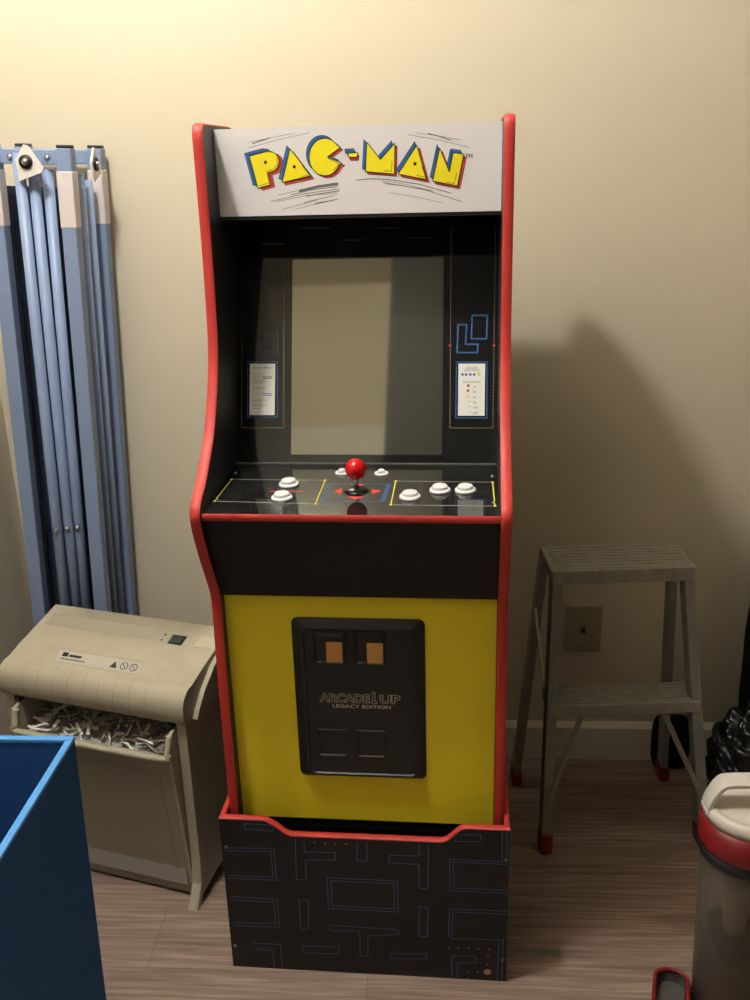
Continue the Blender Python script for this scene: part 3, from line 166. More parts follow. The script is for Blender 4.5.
'cp': [('l','cp_pale',1,0.0012,[(-0.2108,0.1513),(-0.2084,0.1512)]),('l','cp_pale',1,0.0012,[(-0.2068,0.1512),(-0.2045,0.1512)]),('l','cp_pale',1,0.0012,[(-0.2029,0.1512),(-0.2006,0.1511)]),('l','cp_pale',1,0.0012,[(-0.199,0.1511),(-0.1967,0.1511)]),('l','cp_pale',1,0.0012,[(-0.1951,0.1511),(-0.1928,0.151)]),('l','cp_pale',1,0.0012,[(-0.1912,0.151),(-0.1889,0.151)]),('l','cp_pale',1,0.0012,[(-0.1873,0.151),(-0.185,0.151)]),('l','cp_pale',1,0.0012,[(-0.1834,0.1509),(-0.1811,0.1509)]),('l','cp_pale',1,0.0012,[(-0.1795,0.1509),(-0.1772,0.1509)]),('l','cp_pale',1,0.0012,[(-0.1757,0.1508),(-0.1733,0.1508)]),('l','cp_pale',1,0.0012,[(-0.1718,0.1508),(-0.1694,0.1508)]),('l','cp_pale',1,0.0012,[(-0.1679,0.1508),(-0.1655,0.1507)]),('l','cp_pale',1,0.0012,[(-0.164,0.1507),(-0.1617,0.1507)]),('l','cp_pale',1,0.0012,[(-0.1601,0.1507),(-0.1578,0.1506)]),('l','cp_pale',1,0.0012,[(-0.1562,0.1506),(-0.1539,0.1506)]),('l','cp_pale',1,0.0012,[(-0.1523,0.1506),(-0.15,0.1506)]),('l','cp_pale',1,0.0012,[(-0.1485,0.1505),(-0.1461,0.1505)]),('l','cp_pale',1,0.0012,[(-0.1446,0.1505),(-0.1423,0.1505)]),('l','cp_pale',1,0.0012,[(-0.1407,0.1504),(-0.1384,0.1504)]),('l','cp_pale',1,0.0012,[(-0.1369,0.1504),(-0.1345,0.1504)]),('l','cp_pale',1,0.0012,[(-0.133,0.1504),(-0.1307,0.1503)]),('l','cp_pale',1,0.0012,[(-0.1291,0.1503),(-0.1268,0.1503)]),('l','cp_pale',1,0.0012,[(-0.1253,0.1503),(-0.1229,0.1502)]),('l','cp_pale',1,0.0012,[(-0.1214,0.1502),(-0.1191,0.1502)]),('l','cp_pale',1,0.0012,[(-0.1175,0.1502),(-0.1152,0.1502)]),('l','cp_pale',1,0.0012,[(-0.1137,0.1501),(-0.1114,0.1501)]),('l','cp_pale',1,0.0012,[(-0.1098,0.1501),(-0.1075,0.1501)]),('l','cp_pale',1,0.0012,[(-0.106,0.15),(-0.1036,0.15)]),('l','cp_pale',1,0.0012,[(-0.1021,0.15),(-0.0998,0.15)]),('l','cp_pale',1,0.0012,[(-0.0983,0.15),(-0.0959,0.1499)]),('l','cp_pale',1,0.0012,[(-0.0944,0.1499),(-0.0921,0.1499)]),('l','cp_pale',1,0.0012,[(-0.0906,0.1499),(-0.0883,0.1498)]),('l','cp_pale',1,0.0012,[(-0.0867,0.1498),(-0.0844,0.1498)]),('l','cp_pale',1,0.0012,[(-0.0829,0.1498),(-0.0806,0.1498)]),('l','cp_pale',1,0.0012,[(-0.079,0.1497),(-0.0767,0.1497)]),('l','cp_pale',1,0.0012,[(-0.0752,0.1497),(-0.0729,0.1497)]),('l','cp_pale',1,0.0012,[(-0.0714,0.1496),(-0.0691,0.1496)]),('l','cp_pale',1,0.0012,[(-0.0675,0.1496),(-0.0652,0.1496)]),('l','cp_pale',1,0.0012,[(-0.0637,0.1496),(-0.0614,0.1495)]),('l','cp_pale',1,0.0012,[(-0.0599,0.1495),(-0.0576,0.1495)]),('l','cp_pale',1,0.0012,[(-0.2143,0.0518),(-0.2119,0.0517)]),('l','cp_pale',1,0.0012,[(-0.2103,0.0516),(-0.2078,0.0515)]),('l','cp_pale',1,0.0012,[(-0.2062,0.0514),(-0.2038,0.0513)]),('l','cp_pale',1,0.0012,[(-0.2022,0.0512),(-0.1998,0.0511)]),('l','cp_pale',1,0.0012,[(-0.1982,0.051),(-0.1958,0.0509)]),('l','cp_pale',1,0.0012,[(-0.1942,0.0508),(-0.1918,0.0507)]),('l','cp_pale',1,0.0012,[(-0.1902,0.0506),(-0.1878,0.0505)]),('l','cp_pale',1,0.0012,[(-0.1862,0.0504),(-0.1838,0.0502)]),('l','cp_pale',1,0.0012,[(-0.1822,0.0502),(-0.1798,0.05)]),('l','cp_pale',1,0.0012,[(-0.1782,0.05),(-0.1758,0.0498)]),('l','cp_pale',1,0.0012,[(-0.1742,0.0498),(-0.1718,0.0496)]),('l','cp_pale',1,0.0012,[(-0.1702,0.0496),(-0.1678,0.0494)]),('l','cp_pale',1,0.0012,[(-0.1662,0.0494),(-0.1638,0.0492)]),('l','cp_pale',1,0.0012,[(-0.1622,0.0492),(-0.1598,0.049)]),('l','cp_pale',1,0.0012,[(-0.1583,0.049),(-0.1559,0.0488)]),('l','cp_pale',1,0.0012,[(-0.1543,0.0487),(-0.1519,0.0486)]),('l','cp_pale',1,0.0012,[(-0.1503,0.0485),(-0.1479,0.0484)]),('l','cp_pale',1,0.0012,[(-0.1463,0.0483),(-0.1439,0.0482)]),('l','cp_pale',1,0.0012,[(-0.1424,0.0481),(-0.14,0.048)]),('l','cp_pale',1,0.0012,[(-0.1384,0.0479),(-0.136,0.0478)]),('l','cp_pale',1,0.0012,[(-0.1344,0.0477),(-0.1321,0.0476)]),('l','cp_pale',1,0.0012,[(-0.1305,0.0475),(-0.1281,0.0474)]),('l','cp_pale',1,0.0012,[(-0.1265,0.0473),(-0.1241,0.0472)]),('l','cp_pale',1,0.0012,[(-0.1226,0.0471),(-0.1202,0.047)]),('l','cp_pale',1,0.0012,[(-0.1186,0.0469),(-0.1162,0.0468)]),('l','cp_pale',1,0.0012,[(-0.1147,0.0467),(-0.1123,0.0466)]),('l','cp_pale',1,0.0012,[(-0.1107,0.0465),(-0.1084,0.0464)]),('l','cp_pale',1,0.0012,[(-0.1068,0.0463),(-0.1044,0.0462)]),('l','cp_pale',1,0.0012,[(-0.1028,0.0461),(-0.1005,0.046)]),('l','cp_pale',1,0.0012,[(-0.0989,0.0459),(-0.0965,0.0458)]),('l','cp_pale',1,0.0012,[(-0.095,0.0457),(-0.0926,0.0456)]),('l','cp_pale',1,0.0012,[(-0.091,0.0455),(-0.0887,0.0454)]),('l','cp_pale',1,0.0012,[(-0.0871,0.0453),(-0.0848,0.0452)]),('l','cp_pale',1,0.0012,[(-0.0832,0.0451),(-0.0808,0.045)]),('l','cp_pale',1,0.0012,[(-0.0793,0.0449),(-0.0769,0.0448)]),('l','cp_pale',1,0.0012,[(-0.0754,0.0447),(-0.073,0.0446)]),('l','cp_pale',1,0.0012,[(-0.0714,0.0445),(-0.0691,0.0444)]),('l','cp_pale',1,0.0012,[(-0.0675,0.0443),(-0.0652,0.0442)]),('l','cp_pale',1,0.0012,[(-0.0636,0.0441),(-0.0613,0.044)]),('l','cp_pale',1,0.0012,[(-0.0597,0.0439),(-0.0574,0.0438)]),('l','cp_yellow',1,0.0018,[(-0.2115,0.1513),(-0.2151,0.0518)]),('l','cp_yellow',1,0.0018,[(-0.0568,0.1495),(-0.0566,0.0438)]),('d','cp_yellow',2,0.0026,(-0.2115,0.1513)),('d','cp_yellow',2,0.0026,(-0.0568,0.1495)),('d','cp_yellow',2,0.0026,(-0.0566,0.0438)),('d','cp_yellow',2,0.0026,(-0.2151,0.0518)),('l','cp_pale',1,0.0012,[(0.0589,0.1481),(0.0611,0.1481)]),('l','cp_pale',1,0.0012,[(0.0626,0.148),(0.0648,0.148)]),('l','cp_pale',1,0.0012,[(0.0663,0.1479),(0.0685,0.1479)]),('l','cp_pale',1,0.0012,[(0.07,0.1479),(0.0722,0.1478)]),('l','cp_pale',1,0.0012,[(0.0737,0.1478),(0.0759,0.1477)]),('l','cp_pale',1,0.0012,[(0.0774,0.1477),(0.0797,0.1477)]),('l','cp_pale',1,0.0012,[(0.0811,0.1476),(0.0834,0.1476)]),('l','cp_pale',1,0.0012,[(0.0848,0.1476),(0.0871,0.1475)]),('l','cp_pale',1,0.0012,[(0.0885,0.1475),(0.0908,0.1474)]),('l','cp_pale',1,0.0012,[(0.0922,0.1474),(0.0945,0.1473)]),('l','cp_pale',1,0.0012,[(0.0959,0.1473),(0.0982,0.1473)]),('l','cp_pale',1,0.0012,[(0.0996,0.1472),(0.1019,0.1472)]),('l','cp_pale',1,0.0012,[(0.1033,0.1472),(0.1056,0.1471)]),('l','cp_pale',1,0.0012,[(0.107,0.1471),(0.1092,0.147)]),('l','cp_pale',1,0.0012,[(0.1107,0.147),(0.1129,0.1469)]),('l','cp_pale',1,0.0012,[(0.1144,0.1469),(0.1166,0.1469)]),('l','cp_pale',1,0.0012,[(0.1181,0.1468),(0.1203,0.1468)]),('l','cp_pale',1,0.0012,[(0.1218,0.1468),(0.124,0.1467)]),('l','cp_pale',1,0.0012,[(0.1255,0.1467),(0.1277,0.1466)]),('l','cp_pale',1,0.0012,[(0.1291,0.1466),(0.1314,0.1466)]),('l','cp_pale',1,0.0012,[(0.1328,0.1465),(0.135,0.1465)]),('l','cp_pale',1,0.0012,[(0.1365,0.1464),(0.1387,0.1464)]),('l','cp_pale',1,0.0012,[(0.1402,0.1464),(0.1424,0.1463)]),('l','cp_pale',1,0.0012,[(0.1438,0.1463),(0.1461,0.1462)]),('l','cp_pale',1,0.0012,[(0.1475,0.1462),(0.1497,0.1462)]),('l','cp_pale',1,0.0012,[(0.1512,0.1461),(0.1534,0.1461)]),('l','cp_pale',1,0.0012,[(0.1549,0.1461),(0.1571,0.146)]),('l','cp_pale',1,0.0012,[(0.1585,0.146),(0.1607,0.1459)]),('l','cp_pale',1,0.0012,[(0.1622,0.1459),(0.1644,0.1458)]),('l','cp_pale',1,0.0012,[(0.1658,0.1458),(0.168,0.1458)]),('l','cp_pale',1,0.0012,[(0.1695,0.1457),(0.1717,0.1457)]),('l','cp_pale',1,0.0012,[(0.1732,0.1457),(0.1753,0.1456)]),('l','cp_pale',1,0.0012,[(0.1768,0.1456),(0.179,0.1455)]),('l','cp_pale',1,0.0012,[(0.1805,0.1455),(0.1827,0.1455)]),('l','cp_pale',1,0.0012,[(0.1841,0.1454),(0.1863,0.1454)]),('l','cp_pale',1,0.0012,[(0.1878,0.1453),(0.1899,0.1453)]),('l','cp_pale',1,0.0012,[(0.1914,0.1453),(0.1936,0.1452)]),('l','cp_pale',1,0.0012,[(0.195,0.1452),(0.1972,0.1451)]),('l','cp_pale',1,0.0012,[(0.1987,0.1451),(0.2009,0.1451)]),('l','cp_pale',1,0.0012,[(0.2023,0.145),(0.2045,0.145)]),('l','cp_pale',1,0.0012,[(0.206,0.145),(0.2081,0.1449)]),('l','cp_pale',1,0.0012,[(0.2096,0.1449),(0.2118,0.1448)]),('l','cp_pale',1,0.0012,[(0.059,0.0425),(0.0613,0.0424)]),('l','cp_pale',1,0.0012,[(0.0628,0.0424),(0.065,0.0424)]),('l','cp_pale',1,0.0012,[(0.0665,0.0424),(0.0688,0.0424)]),('l','cp_pale',1,0.0012,[(0.0703,0.0423),(0.0725,0.0423)]),('l','cp_pale',1,0.0012,[(0.074,0.0423),(0.0763,0.0423)]),('l','cp_pale',1,0.0012,[(0.0778,0.0423),(0.08,0.0422)]),('l','cp_pale',1,0.0012,[(0.0815,0.0422),(0.0838,0.0422)]),('l','cp_pale',1,0.0012,[(0.0853,0.0422),(0.0875,0.0422)]),('l','cp_pale',1,0.0012,[(0.089,0.0421),(0.0912,0.0421)]),('l','cp_pale',1,0.0012,[(0.0927,0.0421),(0.095,0.0421)]),('l','cp_pale',1,0.0012,[(0.0965,0.0421),(0.0987,0.042)]),('l','cp_pale',1,0.0012,[(0.1002,0.042),(0.1024,0.042)]),('l','cp_pale',1,0.0012,[(0.1039,0.042),(0.1062,0.0419)]),('l','cp_pale',1,0.0012,[(0.1077,0.0419),(0.1099,0.0419)]),('l','cp_pale',1,0.0012,[(0.1114,0.0419),(0.1136,0.0419)]),('l','cp_pale',1,0.0012,[(0.1151,0.0419),(0.1174,0.0418)]),('l','cp_pale',1,0.0012,[(0.1188,0.0418),(0.1211,0.0418)]),('l','cp_pale',1,0.0012,[(0.1226,0.0418),(0.1248,0.0417)]),('l','cp_pale',1,0.0012,[(0.1263,0.0417),(0.1285,0.0417)]),('l','cp_pale',1,0.0012,[(0.13,0.0417),(0.1322,0.0417)]),('l','cp_pale',1,0.0012,[(0.1337,0.0417),(0.1359,0.0416)]),('l','cp_pale',1,0.0012,[(0.1374,0.0416),(0.1397,0.0416)]),('l','cp_pale',1,0.0012,[(0.1411,0.0416),(0.1434,0.0415)]),('l','cp_pale',1,0.0012,[(0.1449,0.0415),(0.1471,0.0415)]),('l','cp_pale',1,0.0012,[(0.1486,0.0415),(0.1508,0.0415)]),('l','cp_pale',1,0.0012,[(0.1523,0.0415),(0.1545,0.0414)]),('l','cp_pale',1,0.0012,[(0.156,0.0414),(0.1582,0.0414)]),('l','cp_pale',1,0.0012,[(0.1597,0.0414),(0.1619,0.0413)]),('l','cp_pale',1,0.0012,[(0.1634,0.0413),(0.1656,0.0413)]),('l','cp_pale',1,0.0012,[(0.1671,0.0413),(0.1693,0.0413)]),('l','cp_pale',1,0.0012,[(0.1708,0.0413),(0.173,0.0412)]),('l','cp_pale',1,0.0012,[(0.1744,0.0412),(0.1767,0.0412)]),('l','cp_pale',1,0.0012,[(0.1781,0.0412),(0.1804,0.0411)]),('l','cp_pale',1,0.0012,[(0.1818,0.0411),(0.184,0.0411)]),('l','cp_pale',1,0.0012,[(0.1855,0.0411),(0.1877,0.0411)]),('l','cp_pale',1,0.0012,[(0.1892,0.0411),(0.1914,0.041)]),('l','cp_pale',1,0.0012,[(0.1929,0.041),(0.1951,0.041)]),('l','cp_pale',1,0.0012,[(0.1966,0.041),(0.1988,0.0409)]),('l','cp_pale',1,0.0012,[(0.2002,0.0409),(0.2024,0.0409)]),('l','cp_pale',1,0.0012,[(0.2039,0.0409),(0.2061,0.0409)]),('l','cp_pale',1,0.0012,[(0.2076,0.0409),(0.2098,0.0408)]),('l','cp_pale',1,0.0012,[(0.2113,0.0408),(0.2135,0.0408)]),('l','cp_yellow',1,0.0018,[(0.0581,0.1481),(0.0583,0.0425)]),('l','cp_yellow',1,0.0018,[(0.2125,0.1448),(0.2142,0.0408)]),('d','cp_yellow',2,0.0026,(0.0581,0.1481)),('d','cp_yellow',2,0.0026,(0.2125,0.1448)),('d','cp_yellow',2,0.0026,(0.2142,0.0408)),('d','cp_yellow',2,0.0026,(0.0583,0.0425)),('p','cp_red',1,[(-0.0362,0.0981),(-0.0249,0.1136),(-0.0226,0.086)]),('p','cp_red',1,[(0.0383,0.1029),(0.0219,0.1118),(0.0266,0.087)]),('p','cp_red',1,[(-0.0117,0.0759),(0.0142,0.0764),(0.0031,0.0623)]),('p','cp_red',1,[(-0.0005,0.1358),(0.0097,0.1291),(-0.0002,0.1222)]),('l','cp_blue',1,0.0008,[(0.0445,0.1338),(0.0515,0.134),(0.0475,0.057)]),('l','cp_blue',1,0.0008,[(0.0416,0.1338),(0.0487,0.1339),(0.0448,0.0569)]),('l','cp_blue',1,0.0008,[(0.0388,0.1337),(0.0459,0.1339),(0.0421,0.0569)]),('l','cp_blue',1,0.0008,[(-0.0522,0.1321),(0.0445,0.1338)]),('l','cp_blue',1,0.0008,[(-0.0478,0.0537),(0.0476,0.0557)]),('l','cp_blue',1,0.0008,[(-0.0498,0.1322),(-0.0501,0.0536)]),('l','cp_blue',1,0.0008,[(-0.0451,0.1323),(-0.0455,0.0537)]),('l','cp_red',1,0.0022,[(-0.1379,0.0974),(-0.0837,0.0985)])],
'cp_buttons': [(-0.1119,0.1265),(-0.112,0.0657),(0.0855,0.0742),(0.1305,0.1036),(0.17,0.1044)],
'cp_screws': [(-0.2171,0.0596),(-0.2143,0.1826),(0.2131,0.1737),(0.2145,0.0544)],
'cp_start': [(-0.0337,0.1857),(0.032,0.1842)],
'door': [(-0.1125,0.6861),(0.1065,0.6873),(0.1056,0.3801),(-0.1148,0.3832)],
'flaps': [[(-0.0776,0.4797),(-0.0277,0.4815),(-0.0304,0.4272),(-0.0765,0.4282)],[(-0.0112,0.4803),(0.0399,0.4808),(0.0363,0.4263),(-0.009,0.4272)]],
'inner': [(-0.0905,0.6636),(0.0925,0.6802),(0.0989,0.3973),(-0.0946,0.3961)],
'joy': (-0.0001,0.1011),
'ledges': [[(-0.0724,0.613),(-0.0612,0.6108)],[(-0.003,0.6132),(0.007,0.6114)]],
'lip': [(-0.2446,0.3273),(-0.1933,0.3287),(-0.1655,0.328),(-0.1506,0.3173),(-0.1359,0.3013),(-0.1223,0.2958),(0.1378,0.298),(0.1435,0.3007),(0.1492,0.3047),(0.1587,0.3178),(0.1662,0.3242),(0.1795,0.3248),(0.248,0.3255)],
'logo': [(-0.0678,0.5331),(0.0665,0.5401),(-0.0517,0.5249),(0.0519,0.5275)],
